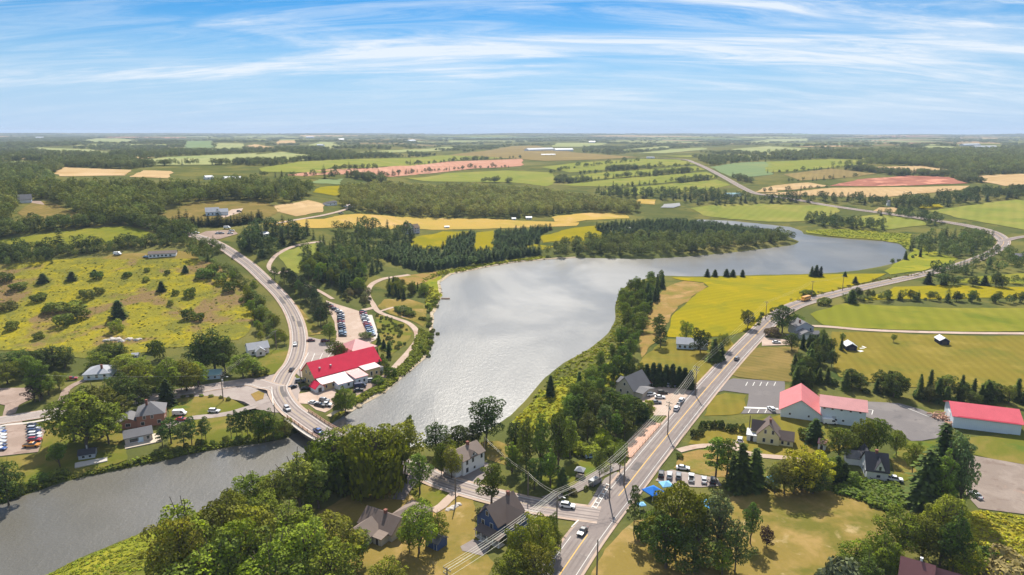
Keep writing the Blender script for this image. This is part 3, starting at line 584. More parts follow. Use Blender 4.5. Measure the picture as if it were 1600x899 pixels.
# ------------------------------------------------------------------ tree shapes (each 1 m tall; scaled where it stands)
def leaf_quads(P, N, size, r, bend=0.35, asp=1.0):
    """leaf sprays: centres P facing N, edge length about size"""
    n = len(P); N = N/np.maximum(np.linalg.norm(N, axis=1)[:, None], 1e-6)
    a = np.cross(N, r.normal(0, 1, (n, 3))); a /= np.maximum(np.linalg.norm(a, axis=1)[:, None], 1e-6); b = np.cross(N, a)
    s = (size*r.uniform(.55, 1.3, n))[:, None]; k = r.uniform(.7, 1.1, (n, 4))[..., None]*.5
    A, B = a*s*asp, b*s
    q = np.stack([P-A*k[:, 0]*1.2-B*.15*k[:, 0], P-B*k[:, 1]*1.1, P+A*k[:, 2]*1.2+N*s*bend*.5, P+B*k[:, 3]*1.1-N*s*bend*.3], 1)
    return q.reshape(-1, 3), np.arange(4*n).reshape(-1, 4)
def lobes_to_leaves(L, n, size, r, up=0.35, shell=(.72, 1.06), rnd=0.5):
    C = np.array([l[0] for l in L]); RAD = np.array([l[1] for l in L]); wgt = np.array([x[0]*x[1] for x in RAD]); wgt = wgt/wgt.sum()
    k = r.choice(len(L), int(n*1.7), p=wgt); d = r.normal(0, 1, (len(k), 3)); d[:, 2] += up; d /= np.linalg.norm(d, axis=1)[:, None]
    P = C[k]+d*RAD[k]*r.uniform(*shell, len(k))[:, None]
    q = (P[:, None, :]-C[None])/RAD[None]; ins = (np.einsum('ijk,ijk->ij', q, q) < .62).any(1); P, d, k = P[~ins][:n], d[~ins][:n], k[~ins][:n]
    N = d/RAD[k]*RAD[k].mean(1)[:, None]+r.normal(0, rnd, d.shape)
    V, Fq = leaf_quads(P, N, size, r); tone = r.uniform(0, 1, len(L))
    return V, Fq, np.clip(.5*r.uniform(0, 1, len(k))+.5*tone[k], 0, 1)
def stem_mesh(name, segs, n=5):
    mb = MB()
    for pts, rad in segs: mb.tube(pts, rad, n)
    return mb.mesh(name)
def broadleaf(seed, n=3600, cz=.55, rx=.30, rz=.40, limbs=14, lr=(.06, .13), size=.036, low=.1, rnd=.5):
    """limbs fan out from the trunk to an uneven envelope; leaf clumps sit along each limb, with gaps between"""
    r = np.random.default_rng(seed); L = []; segs = []; tilt = r.normal(0, .02, 2); ph = r.uniform(0, 6.28, 3)
    for i in range(limbs):
        f = (i+.5)/limbs; el = -.35+1.85*f**.9+r.normal(0, .1); a = i*2.39996+r.uniform(-.5, .5)
        env = 1+.16*math.sin(2*a+ph[0])+.12*math.sin(3*a+ph[1]+4*f)+r.uniform(-.16, .12); q = math.cos(min(el, 1.5)); s0 = np.array([tilt[0], tilt[1], .16+.42*f])
        tip = np.array([rx*q*math.cos(a)*env, rx*q*math.sin(a)*env, cz+rz*math.sin(el)*env]); tip[2] = max(tip[2], low+.05)
        segs.append(([tuple(s0), tuple(s0*.45+tip*.55+np.array([0, 0, .03])), tuple(tip)], [.011, .007, .003]))
        for t, k in ((.45, .9), (.72, 1.0), (.95, .72), (1.05, .45)):
            p = s0*(1-t)+tip*t+r.normal(0, .022, 3); rad = r.uniform(*lr)*k; p[2] = max(p[2], low+rad*.6); L.append((tuple(p), (rad*1.15, rad*1.15, rad*.8)))
    V, Fq, var = lobes_to_leaves(L, n, size, r, .45, (.62, 1.10), rnd)
    V[:, 2] = np.maximum(V[:, 2], .01); V[:, 2] /= V[:, 2].max(); w0 = np.percentile(np.hypot(V[:, 0], V[:, 1]), 98); V[:, :2] *= rx*1.3/w0
    segs.insert(0, ([(0, 0, -.03), (0, 0, .12), (tilt[0], tilt[1], cz-.15), (tilt[0]*1.5, tilt[1]*1.5, cz+.2)], [.026, .02, .014, .005]))
    return np_mesh('crown', V, Fq, False, {'var': var}), stem_mesh('trunk', segs)
def willow(seed, n=6500):
    r = np.random.default_rng(seed); me, st = broadleaf(seed, 3900, .62, .33, .33, 15, (.08, .15), .028, .25)
    V = np.empty(len(me.vertices)*3, np.float32); me.vertices.foreach_get('co', V); V = V.reshape(-1, 3); bpy.data.meshes.remove(me)
    a = r.uniform(0, 2*math.pi, n-3900); rad = r.uniform(.22, .43, len(a))*(.9+.12*np.sin(a*5+seed)); z = r.uniform(.1, .72, len(a))-.5*np.maximum(rad-.33, 0)
    rad *= np.clip(1.18-np.abs(z-.42)*.7, .4, 1); P = np.stack([rad*np.cos(a), rad*np.sin(a), z], 1)
    N = np.stack([np.cos(a), np.sin(a), .3*np.ones(len(a))], 1)+r.normal(0, .45, (len(a), 3)); N[:, 2] *= .3
    s = .062*r.uniform(.6, 1.3, len(a))[:, None]; t = np.cross(N, [0, 0, 1.]); t /= np.linalg.norm(t, axis=1)[:, None]; w2 = t*s*.22; h = np.array([0, 0, 1.])*s*.6+N/np.linalg.norm(N, axis=1)[:, None]*s*.12
    V2 = np.stack([P-w2-h, P+w2-h, P+w2+h*.9, P-w2+h], 1).reshape(-1, 3); VV = np.vstack([V, V2]); VV[:, 2] /= VV[:, 2].max()
    nf = len(VV)//4; tone = .5+.5*np.sin(np.arange(nf)*.013)
    return np_mesh('crown', VV, np.arange(4*nf).reshape(-1, 4), False, {'var': np.clip(.6*r.uniform(0, 1, nf)+.4*tone, 0, 1)}), st
def spruce(seed, rad=.21, tiers=26, per=12, low=.04, jag=.40, ex=.54):
    r = np.random.default_rng(seed); P, D, S, var = [], [], [], []
    for i in range(tiers):
        h = low+(1-low)*((i+.3*r.random())/tiers)**.9; R0 = rad*(1-h)**ex*(1+r.uniform(-jag, jag)*.7)+.012; k = max(4, int(per*(.45+(1-h))))
        for j in range(k):
            a = 2*math.pi*(j+r.random())/k; Rb = R0*r.uniform(1-jag, 1.1); m = max(2, int(5*Rb/rad+1)); tone = r.random()
            for q in range(m):
                f = (q+.7)/m; P.append((Rb*f*math.cos(a), Rb*f*math.sin(a), h-Rb*f*.35+.02*f*f)); D.append((math.cos(a), math.sin(a), -.3)); S.append(.030+.030*(1-f)+.012*(1-h)); var.append(tone*.5+r.random()*.5)
    P, D, S = np.array(P), np.array(D), np.array(S)[:, None]; t = np.stack([-D[:, 1], D[:, 0], np.zeros(len(D))], 1)+r.normal(0, .25, D.shape); dn = D+r.normal(0, .2, D.shape); dn /= np.linalg.norm(dn, axis=1)[:, None]
    V = np.stack([P-t*S*.62-dn*S*.6, P+t*S*.62-dn*S*.6, P+t*S*.30+dn*S*.9, P-t*S*.30+dn*S*.9], 1)
    V[:, 1:3, 2] -= r.uniform(0, .008, (len(V), 2)); V = V.reshape(-1, 3); V[:, 2] = np.maximum(V[:, 2], .004)
    V[:, 2] /= V[:, 2].max(); n = len(P)
    return np_mesh('crown', V, np.arange(4*n).reshape(-1, 4), False, {'var': np.array(var)}), stem_mesh('trunk', [([(0, 0, -.03), (0, 0, .5), (0, 0, .97)], [.016, .009, .002])])
def pine(seed):
    r = np.random.default_rng(seed); L = []; segs = [([(0, 0, -.03), (r.normal(0, .01), r.normal(0, .01), .5), (0, 0, .95)], [.022, .015, .004])]
    for i in range(26):
        h = .30+.68*(i+.5)/26; a = i*2.4+r.uniform(-.5, .5); R0 = (.23*math.sin(min(1, (1.04-h)/.55)*math.pi/2))*r.uniform(.6, 1.05)
        c = (R0*math.cos(a), R0*math.sin(a), h); q = r.uniform(.055, .095); L.append((c, (q*1.25, q*1.25, q*.55)))
        if i % 2 == 0: segs.append(([(0, 0, h-.07), c], [.008, .003]))
    V, Fq, var = lobes_to_leaves(L, 2600, .034, r, .5, (.4, 1.1), .9); V[:, 2] /= V[:, 2].max()
    return np_mesh('crown', V, Fq, False, {'var': var}), stem_mesh('trunk', segs)
def bush(seed, n=1100, size=.11):
    r = np.random.default_rng(seed); L = [((0, 0, .35), (.45, .45, .45))]
    for i in range(11):
        a = r.uniform(0, 6.28); q = r.uniform(.2, .42); h = r.uniform(.2, .72); L.append(((q*math.cos(a), q*math.sin(a), h), (r.uniform(.18, .3),)*2+(r.uniform(.16, .27),)))
    V, Fq, var = lobes_to_leaves(L, n, size, r, .5); V[:, 2] = np.maximum(V[:, 2], 0.); V[:, 2] /= V[:, 2].max()
    return np_mesh('crown', V, Fq, False, {'var': var}), None
def far_tree(kind, seed, n):
    if kind == 'c':
        me, _ = spruce(seed, .24, 13, 10, .02, .3); return me
    return broadleaf(seed, n,   .52, .32, .42, 10, (.09, .17), .058, .03)[0]
KIND = {'m': [broadleaf(s, 8200, .54, .31, .41, 18, (.075, .15), .029, .05) for s in (11, 12, 13, 14, 15, 16, 17)],
        't': [broadleaf(s, 5200, .54, .20, .44, 16, (.055, .10), .027, .06) for s in (21, 22, 23, 24)],
        'w': [willow(s) for s in (31, 32, 33)], 's': [spruce(s) for s in (41, 42, 43, 44)],
        'n': [spruce(s, .15, 30, 11, .02, .4, .45) for s in (45, 46, 47)], 'p': [pine(s) for s in (51, 52, 53, 54)],
        'b': [bush(s) for s in (61, 62, 63, 64)], 'a': [broadleaf(s, 3600, .62, .26, .32, 12, (.07, .13), .032, .26) for s in (71, 72, 73)]}
for k, v in KIND.items():
    for cr, tr in v:
        cr.materials.append(M['needle' if k in 'snp' else 'leaf'])
        if tr: tr.materials.append(M['bark'])
WIDTH = {'m': .82, 't': .56, 'w': .86, 's': .42, 'n': .31, 'p': .56, 'b': 1.15, 'a': .72}
TINT = {'m': (.130,.150,.016), 't': (.122,.152,.024), 'w': (.125,.145,.014), 's': (.050,.074,.018), 'n': (.046,.066,.018), 'p': (.072,.100,.026), 'b': (.112,.135,.020), 'a': (.118,.150,.022)}
NAME = {'m': 'broadleaf_tree', 't': 'tall_broadleaf_tree', 'w': 'willow_tree', 's': 'spruce_tree', 'n': 'narrow_spruce_tree', 'p': 'pine_tree', 'b': 'shrub', 'a': 'young_tree'}
CATG = {'b': 'shrub'}
TREES = []
def put_tree(kind, pos, h, width, label, group, tint=None):
    v = KIND[kind]; cr, tr = v[rng.integers(len(v))]; s = h; wx = width/WIDTH[kind]
    c = np.array(tint or TINT[kind])*1.3*rng.uniform(.85, 1.18)*(1+rng.normal(0, .05, 3))
    if kind == 'b':
        root = link('shrub', cr); root.location = pos; root.color = (*np.clip(c, 0, 1), 1)
    else:
        root = empty(NAME[kind], pos); q = link('crown', cr, None, root); q.color = (*np.clip(c, 0, 1), 1); link('trunk', tr, None, root)
    root.rotation_euler = (0, 0, rng.uniform(0, 6.28)); root.scale = (wx*rng.uniform(.93, 1.07), wx*rng.uniform(.93, 1.07), s)
    tag(root, label, CATG.get(kind, 'tree'), group); TREES.append(kind); return root
def T(rows, label, group):
    """trees read off the photo: (kind, foot x, foot y, top y, crown width in pixels[, tint])"""
    P = G([(r[1], r[2]) for r in rows])
    for k, (r, p) in enumerate(zip(rows, P)):
        lb = label if isinstance(label, str) else label[min(k, len(label)-1)]; h = max(1.0, height_at(p, r[3])); wd = r[4]*px_size(p)
        put_tree(r[0], tuple(p-np.array([0, 0, .1])), h, wd, lb, group, r[5] if len(r) > 5 else None)
def scatter(P, n, mind):
    """n points inside the outline P, at least mind apart"""
    P = np.asarray(P)[:, :2]; lo, hi = P.min(0), P.max(0); C = rng.uniform(lo, hi, (n*30, 2)); C = C[inside(C, P)]; out = []
    for c in C:
        if all((c[0]-o[0])**2+(c[1]-o[1])**2 > mind*mind for o in out): out.append(c)
        if len(out) >= n: break
    return np.array(out).reshape(-1, 2)
def grove(px, n, mix, hr, label, group, mind=3.5, tint=None, wf=1.0):
    """a clump of separate trees inside a photo outline; mix = kinds as a string"""
    for c in scatter(G(px), n, mind):
        k = mix[rng.integers(len(mix))]; h = rng.uniform(*hr)*({'b': .35}.get(k, 1)); put_tree(k, (c[0], c[1], H(*c)-.1), h, h*WIDTH[k]*rng.uniform(.85, 1.15)*wf, label % NAME[k].replace('_', ' ') if '%s' in label else label, group+(' shrubs' if k == 'b' else ''), tint)
def belt(px, step, mix, hr, label, group, jit=1.5, tint=None, wf=1.0):
    """a row of separate trees along a photo line"""
    L = smooth_line(G(px), 2.0); s = np.concatenate([[0], np.cumsum(np.hypot(*np.diff(L, axis=0).T))]); t = 0.0
    while t < s[-1]:
        c = np.array([np.interp(t, s, L[:, 0]), np.interp(t, s, L[:, 1])])+rng.normal(0, jit, 2); k = mix[rng.integers(len(mix))]; h = rng.uniform(*hr)*({'b': .35}.get(k, 1))
        put_tree(k, (c[0], c[1], H(*c)-.1), h, h*WIDTH[k]*rng.uniform(.85, 1.15)*wf, label % NAME[k].replace('_', ' ') if '%s' in label else label, group+(' shrubs' if k == 'b' else ''), tint)
        t += step*rng.uniform(.7, 1.3)

# ------------------------------------------------------------------ woods too many to count: one object each, trees set on its points
def inst_group(name, meshes):
    g = bpy.data.node_groups.new(name, 'GeometryNodeTree'); g.interface.new_socket('Geometry', in_out='INPUT', socket_type='NodeSocketGeometry'); g.interface.new_socket('Geometry', in_out='OUTPUT', socket_type='NodeSocketGeometry')
    nd = g.nodes; gi = nd.new('NodeGroupInput'); go = nd.new('NodeGroupOutput'); ip = nd.new('GeometryNodeInstanceOnPoints'); jn = nd.new('GeometryNodeJoinGeometry')
    for i, me in reversed(list(enumerate(meshes))):
        o = bpy.data.objects.new('far_tree_shape', me); oi = nd.new('GeometryNodeObjectInfo'); oi.inputs['Object'].default_value = o; oi.inputs['As Instance'].default_value = False
        gt = nd.new('GeometryNodeGeometryToInstance'); g.links.new(oi.outputs['Geometry'], gt.inputs[0]); g.links.new(gt.outputs[0], jn.inputs[0])
    def at(nm, ty):
        a = nd.new('GeometryNodeInputNamedAttribute'); a.data_type = ty; a.inputs['Name'].default_value = nm; return a.outputs['Attribute']
    g.links.new(gi.outputs[0], ip.inputs['Points']); g.links.new(jn.outputs[0], ip.inputs['Instance']); ip.inputs['Pick Instance'].default_value = True
    g.links.new(at('pick', 'INT'), ip.inputs['Instance Index']); g.links.new(at('turn', 'FLOAT_VECTOR'), ip.inputs['Rotation']); g.links.new(at('size', 'FLOAT_VECTOR'), ip.inputs['Scale'])
    g.links.new(ip.outputs[0], go.inputs[0]); return g
FARM = [far_tree('b', s, 1000) for s in (81, 82, 83, 84)]+[far_tree('c', s, 0) for s in (85, 86, 87)]
TUFT = [bush(s, 46, .42) for s in (91, 92, 93)]
for me in FARM[:4]: me.materials.append(M['leaf'])
for me in FARM[4:]: me.materials.append(M['needle'])
for me, _ in TUFT: me.materials.append(M['leaf'])
WOODS = inst_group('wood_points', FARM); TUFTS = inst_group('tuft_points', [t[0] for t in TUFT])
def stuff_points(name, P, hgt, wid, pick, group, label, cat, tint):
    """P n x 2 ground points; one object whose points carry trees"""
    z = np.maximum(ground(P[:, 0], P[:, 1]), 0)-.15; me = bpy.data.meshes.new(name); me.vertices.add(len(P)); me.vertices.foreach_set('co', np.stack([P[:, 0], P[:, 1], z], 1).astype(np.float32).ravel())
    a = me.attributes.new('pick', 'INT', 'POINT'); a.data.foreach_set('value', pick.astype(np.int32))
    a = me.attributes.new('turn', 'FLOAT_VECTOR', 'POINT'); t = np.zeros((len(P), 3), np.float32); t[:, 2] = rng.uniform(0, 6.28, len(P)); a.data.foreach_set('vector', t.ravel())
    a = me.attributes.new('size', 'FLOAT_VECTOR', 'POINT'); a.data.foreach_set('vector', np.stack([wid, wid, hgt], 1).astype(np.float32).ravel())
    o = link(name, me); o.color = (*(np.array(tint)*(1.6 if group is WOODS else 1.0)), 1); md = o.modifiers.new('trees', 'NODES'); md.node_group = group
    return tag(o, label, cat, kind='stuff')
def spread(P, spacing, cap=9000):
    """jittered grid inside an outline"""
    P = np.asarray(P)[:, :2]; lo, hi = P.min(0), P.max(0); A = (hi-lo).prod(); spacing = max(spacing, math.sqrt(A/90000))
    gx, gy = np.meshgrid(np.arange(lo[0], hi[0], spacing), np.arange(lo[1], hi[1], spacing)); C = np.stack([gx.ravel(), gy.ravel()], 1)+rng.uniform(-.45, .45, (gx.size, 2))*spacing
    C = C[inside(C, P)]
    return C if len(C) <= cap else C[rng.permutation(len(C))[:cap]]
def wood(px, spacing, conifer, hr, label, tint=(.085,.105,.03), name='forest', wf=1.0, cap=9000, holes=()):
    C = spread(G(px), spacing, cap)
    for h in holes: C = C[~inside(C, G(h)[:, :2])]
    n = len(C); h = rng.uniform(hr[0], hr[1], n); con = rng.uniform(0, 1, n) < conifer
    pick = np.where(con, rng.integers(4, 7, n), rng.integers(0, 4, n)); wd = h*np.where(con, 1.0, 1.0)*rng.uniform(.85, 1.2, n)*wf
    return stuff_points(name, C, h, wd, pick, WOODS, label, 'forest' if name == 'forest' else name.replace('_', ' '), tint)
def hedge_row(lines, spacing, conifer, hr, label, tint=(.06,.08,.028), name='hedgerow', wf=1.0):
    C = []
    for px in lines:
        L = smooth_line(G(px), 4.0); s = np.concatenate([[0], np.cumsum(np.hypot(*np.diff(L, axis=0).T))]); t = np.arange(0, s[-1], spacing); t = t[rng.uniform(0, 1, len(t)) < .85]
        C.append(np.stack([np.interp(t, s, L[:, 0]), np.interp(t, s, L[:, 1])], 1)+rng.normal(0, spacing*.25, (len(t), 2)))
    C = np.vstack(C); n = len(C); h = rng.uniform(hr[0], hr[1], n)*np.where(rng.random(n) < .15, 1.5, 1); con = rng.uniform(0, 1, n) < conifer
    return stuff_points(name, C, h, wf*h*rng.uniform(.9, 1.5, n), np.where(con, rng.integers(4, 7, n), rng.integers(0, 4, n)), WOODS, label, 'hedgerow', tint)
def tufts(px, n, hr, label, tint, name='grass', wf=1.2, cat='grass'):
    P = G(px)[:, :2]; lo, hi = P.min(0), P.max(0); C = rng.uniform(lo, hi, (n*4, 2)); C = C[inside(C, P)][:n]; C = C[water_dist(C[:, 0], C[:, 1]) > .3]; m = len(C); h = rng.uniform(hr[0], hr[1], m)
    return stuff_points(name, C, h, h*wf*rng.uniform(.8, 1.6, m), rng.integers(0, 3, m), TUFTS, label, cat, tint)
# ------------------------------------------------------------------ woods
wood([(532,320),(536,300),(600,296),(720,298),(820,304),(900,313),(965,322),(1000,330),(985,336),(905,332),(858,337),(800,341),(700,340),(640,338),(590,334),(545,330)], 8.5, .06, (11,16), 'pale green deciduous forest on the slope above the pond', (.175,.175,.050))
wood([(-40,320),(0,302),(60,300),(160,300),(260,301),(330,303),(400,308),(424,316),(360,314),(300,318),(260,330),(240,350),(205,354),(150,352),(110,333),(72,314),(40,317),(26,334),(28,350),(-40,365)], 9.0, .22, (11,18), 'mixed forest covering the hillside behind the green field', (.112,.125,.030), wf=1.05, holes=[[(24,320),(30,312),(70,312),(110,330),(140,345),(80,350),(24,348)]])
wood([(-40,276),(60,268),(84,278),(92,292),(0,298),(-40,300)], 15, .12, (11,16), 'pale forest band behind the dark hillside trees', (.115,.135,.045))
wood([(320,296),(380,292),(470,296),(490,306),(470,314),(430,322),(400,312),(350,306)], 11, .35, (12,19), 'dark mixed wood behind the ranch house hill', (.105,.12,.03))
wood([(1290,262),(1400,252),(1500,250),(1720,246),(1720,268),(1600,270),(1510,276),(1480,264),(1400,258)], 16, .2, (11,17), 'wide olive forest on the far slope', (.135,.148,.048))
wood([(1200,240),(1290,238),(1400,236),(1500,236),(1720,232),(1720,248),(1500,252),(1390,252),(1300,246),(1210,248)], 26, .2, (12,18), 'far olive forest below the horizon', (.125,.138,.05), wf=1.4)
wood([(1130,322),(1060,318),(1000,315),(930,306),(960,300),(1050,302),(1110,302),(1150,309),(1200,315),(1240,318),(1180,320)], 12, .45, (9,15), 'dark mixed tree belt along the small far river', (.065,.085,.03), holes=[[(985,322),(995,310),(1066,314),(1070,328),(1020,330)]])
wood([(1195,318),(1240,309),(1310,312),(1390,316),(1440,314),(1500,306),(1560,300),(1720,296),(1720,310),(1600,311),(1540,317),(1450,328),(1430,330),(1370,322),(1290,318)], 12, .4, (10,16), 'dark tree belt along the river road', (.06,.08,.028))
# plantation and shoreline woods round the head of the pond
wood([(585,400),(600,385),(640,390),(660,396),(742,397),(772,396),(840,392),(850,399),(800,404),(760,411),(700,420),(660,425),(618,414)], 4.6, .97, (6,9.5), 'dense dark spruce plantation above the pond shore', (.060,.085,.026), 'spruce_wood', 1.65)
wood([(692,388),(700,378),(735,366),(742,366),(740,392),(696,393)], 4.6, .98, (5.5,8), 'spruce plantation block between two yellow clearings', (.058,.085,.026), 'spruce_wood', 1.65)
wood([(774,366),(830,360),(868,357),(842,370),(846,381),(800,391),(774,391)], 4.6, .96, (5.5,8), 'spruce plantation block beside the tracks', (.058,.085,.026), 'spruce_wood', 1.65)
wood([(930,356),(990,350),(1060,348),(1120,354),(1180,361),(1220,368),(1190,374),(1120,374),(1040,375),(960,378),(945,372)], 5.2, .9, (5,8), 'spruce plantation on the wooded point', (.052,.075,.026), 'spruce_wood', 1.65)
wood([(846,401),(880,385),(930,379),(1000,377),(1100,376),(1180,375),(1228,371),(1246,378),(1200,385),(1150,391),(1100,395),(1050,399),(1000,401),(950,400),(900,399)], 8.0, .12, (9,14), 'rounded deciduous trees lining the far pond shore', (.100,.115,.032))
wood([(1258,348),(1268,342),(1310,343),(1320,350),(1380,352),(1382,362),(1300,358)], 8, .15, (8,13), 'dark clump of rounded trees on the marsh edge', (.065,.085,.026))
wood([(1420,392),(1432,378),(1470,368),(1520,368),(1556,374),(1548,390),(1500,404),(1452,402)], 9, .3, (7,13), 'mixed scrub wood inside the highway bend', (.080,.105,.030))
wood([(1360,336),(1400,332),(1450,336),(1480,348),(1450,356),(1430,344)], 10, .3, (7,11), 'tree clump beside the river road', (.065,.09,.03))
wood([(1480,400),(1560,392),(1600,398),(1720,396),(1720,420),(1600,425),(1520,432),(1470,440),(1460,428),(1530,412)], 10, .25, (5,10), 'scrubby trees on the slope beside the highway', (.085,.11,.03))
wood([(470,400),(508,384),(540,372),(575,378),(600,400),(596,425),(574,436),(570,455),(540,452),(500,440),(474,428)], 8.5, .62, (8,14), 'dense mixed spruce wood behind the parking lot', (.070,.092,.026))
wood([(508,362),(560,355),(630,366),(655,372),(636,388),(600,386),(560,372)], 9, .45, (9,16), 'mixed wood around the farmhouse', (.075,.095,.03))
wood([(368,392),(385,372),(410,362),(480,362),(495,374),(455,384),(430,398),(412,404),(395,400)], 8.5, .6, (9,16), 'tall dark spruce and hardwood stand beside the hill road', (.055,.075,.026))
wood([(-40,370),(0,362),(60,354),(150,350),(235,350),(262,356),(300,364),(290,378),(250,368),(200,352),(140,356),(60,364),(0,373),(-40,378)], 4.6, .12, (7,12), 'continuous dark tree belt above the green hillside field', (.085,.102,.026), 'tree_belt')
wood([(-40,394),(0,388),(80,391),(160,386),(240,377),(300,378),(340,384),(350,396),(330,402),(310,394),(280,386),(232,388),(170,396),(120,402),(60,406),(-40,412)], 4.4, .1, (4,8), 'thick shrub belt below the green hillside field', (.085,.105,.028), 'tree_belt')
hedge_row([[(0,360),(60,354),(150,352),(230,352)],[(0,396),(80,392),(160,388),(250,378),(300,372)],[(0,404),(60,404),(90,400)]], 5.5, .15, (6,12), 'dark hedgerow trees bordering the green hillside field', (.065,.085,.025))
hedge_row([[(272,352),(330,354),(370,352),(410,346)],[(274,350),(330,352),(370,350),(410,344)]], 2.6, 1.0, (7,9.5), 'straight dark spruce windbreak below the ranch house', (.030,.046,.018), 'hedgerow', 1.1)
hedge_row([[(0,410),(40,414),(85,412)],[(300,404),(330,412),(352,422),(380,445),(398,470),(410,500),(432,530)]], 5, .2, (4,7), 'rounded shrubs edging the goldenrod meadow', (.095,.115,.028))
hedge_row([[(590,277),(640,271),(700,267),(800,262)],[(405,276),(480,278),(530,280)],[(860,272),(900,263),(1000,252)],[(890,276),(960,268),(1080,259)],[(880,287),(960,279),(1090,268)],[(930,297),(1000,290),(1120,279)],
  [(1200,271),(1260,268),(1350,259)],[(1230,285),(1300,280),(1340,278)],[(1290,294),(1240,299),(1190,302)],[(640,258),(720,252),(815,248)],[(500,271),(590,263)],[(405,254),(520,249),(680,243)]], 11, .3, (5,10), 'thin dark hedgerows between the far fields', (.050,.070,.028))
hedge_row([[(1340,472),(1400,470),(1500,472),(1600,474),(1720,474)],[(1320,472),(1345,466)]], 5.5, .2, (4,7.5), 'dark hedgerow behind the mown hay field', (.070,.092,.024))
hedge_row([[(1410,446),(1470,447),(1540,444),(1600,446),(1700,446)],[(1440,432),(1500,424),(1560,418)]], 9, .4, (5,9), 'scattered trees along the highway field edge', (.062,.085,.024))
# everything beyond: woods fill whatever is not a field, a road or a farm
def far_woods():
    n = 60000; px = np.stack([rng.uniform(-120, 1720, n), 209+(286-209)*rng.uniform(0, 1, n)**1.5], 1)
    keep = np.ones(n, bool)
    for f in FIELD_PX:
        if f[:, 1].min() < 296: keep &= ~inside(px, f)
    for ln in ROAD_FAR:
        for dy in (0, 5, 10): keep &= seg_dist(px-np.array([0, dy]), np.array(ln), False) > 6
    px = px[keep]; P = G(px); kk = np.ones(len(P), bool)
    for q in FARCELLS: kk &= ~inside(P[:, :2], q)
    P = P[kk]; D = np.hypot(P[:, 0], P[:, 1])
    q = np.sin(P[:, 0]/310+1.1)*np.sin(P[:, 1]/420+.4)+.6*np.sin(P[:, 0]/130-P[:, 1]/210)+.4*np.sin(P[:, 0]/67+P[:, 1]/90)
    k = (q > -.05) & (D > 1050) & (D < 15500); P, D = P[k][:, :2], D[k]; m = len(P)
    h = rng.uniform(8, 13, m); wd = h*(1.1+2.8*sstep(1500, 7000, D))*rng.uniform(.85, 1.2, m); con = rng.random(m) < .28
    stuff_points('forest', P, h, wd, np.where(con & (D < 3000), rng.integers(4, 7, m), rng.integers(0, 4, m)), WOODS, 'bluish woods and hedges filling the farmland to the horizon', 'forest', (.108,.122,.046))
ROAD_FAR = [[(1178,302),(1155,291),(1130,277),(1105,264),(1085,255),(1070,250),(1040,248),(1000,247)], [(822,234),(905,234)], [(1498,229),(1560,230)]]
far_woods()
# reeds, weeds and goldenrod
tufts([(-20,418),(120,405),(310,406),(375,442),(400,498),(320,540),(200,555),(60,552),(-20,548)], 3500, (.25,.7), 'flowering goldenrod clumps across the hillside meadow', (.36,.30,.02), 'weeds')
tufts([(-20,418),(120,405),(310,406),(375,442),(400,498),(320,540),(200,555),(60,552),(-20,548)], 900, (.4,.9), 'green weed clumps across the hillside meadow', (.13,.14,.025), 'weeds')
tufts([(1490,812),(1530,800),(1700,822),(1700,950),(1490,940)], 1800, (.4,1.0), 'goldenrod thicket plants below the dirt lot', (.36,.33,.03), 'weeds')
tufts([(70,902),(130,872),(190,848),(246,824),(290,812),(300,830),(240,870),(180,930),(60,950)], 1500, (.25,.7), 'yellow-green reeds on the lower river bank', (.25,.27,.025), 'reeds', 1.2, 'reeds')
tufts([(655,516),(672,520),(668,552),(640,578),(604,608),(540,642),(524,640),(590,604),(640,560)], 1500, (.6,1.5), 'green reeds along the bank below the garden', (.17,.19,.022), 'reeds', 1.2, 'reeds')
tufts([(662,440),(690,430),(760,416),(850,404),(848,400),(760,412),(690,424),(660,436),(664,480),(676,488),(690,462)], 1500, (.6,1.5), 'bright reeds along the upper pond shore', (.24,.24,.02), 'reeds', 1.2, 'reeds')
tufts([(964,452),(985,444),(1000,450),(985,500),(975,540),(900,600),(850,640),(820,650),(830,625),(880,572),(950,525),(962,500)], 1500, (.5,1.3), 'yellow-green weeds along the wooded pond bank', (.25,.26,.025), 'weeds')
tufts([(800,660),(830,632),(880,600),(930,585),(990,570),(960,600),(880,650),(830,680)], 800, (.4,1.0), 'sunny yellow weeds on the bank above the pond', (.34,.31,.02), 'weeds')
tufts([(1300,770),(1340,752),(1400,760),(1410,790),(1392,803),(1330,775)], 900, (.8,1.9), 'thick leafy knotweed below the white gothic house', (.12,.16,.025), 'weeds')
tufts([(1258,361),(1370,362),(1426,366),(1424,388),(1380,375),(1284,368)], 1200, (.5,1.2), 'bright marsh grass on the spit at the pond bend', (.19,.22,.02), 'grass')
tufts([(260,706),(300,700),(360,692),(420,685),(450,676),(452,684),(420,691),(360,699),(300,710),(240,724),(190,734),(60,766),(0,788),(0,780),(60,756),(190,726)], 1800, (.5,1.5), 'green bank plants along the lower river lawn', (.14,.16,.02), 'weeds')
tufts([(1180,512),(1204,492),(1244,472),(1295,458),(1362,442),(1480,424),(1480,420),(1362,438),(1295,454),(1240,466),(1200,486),(1176,508)], 800, (.5,1.5), 'roadside weeds along the yellow hay field', (.19,.17,.03), 'weeds')

i0, i1 = WATER_PX.index((515,664)), WATER_PX.index((900,403))
tag(ribbon(dense(WPOLY[i0:i1+1], 2.5, False, .35), 'shore', 'shore', -1.5, .6, .10), 'pale stony waterline along the garden side of the pond', 'shore', kind='structure')
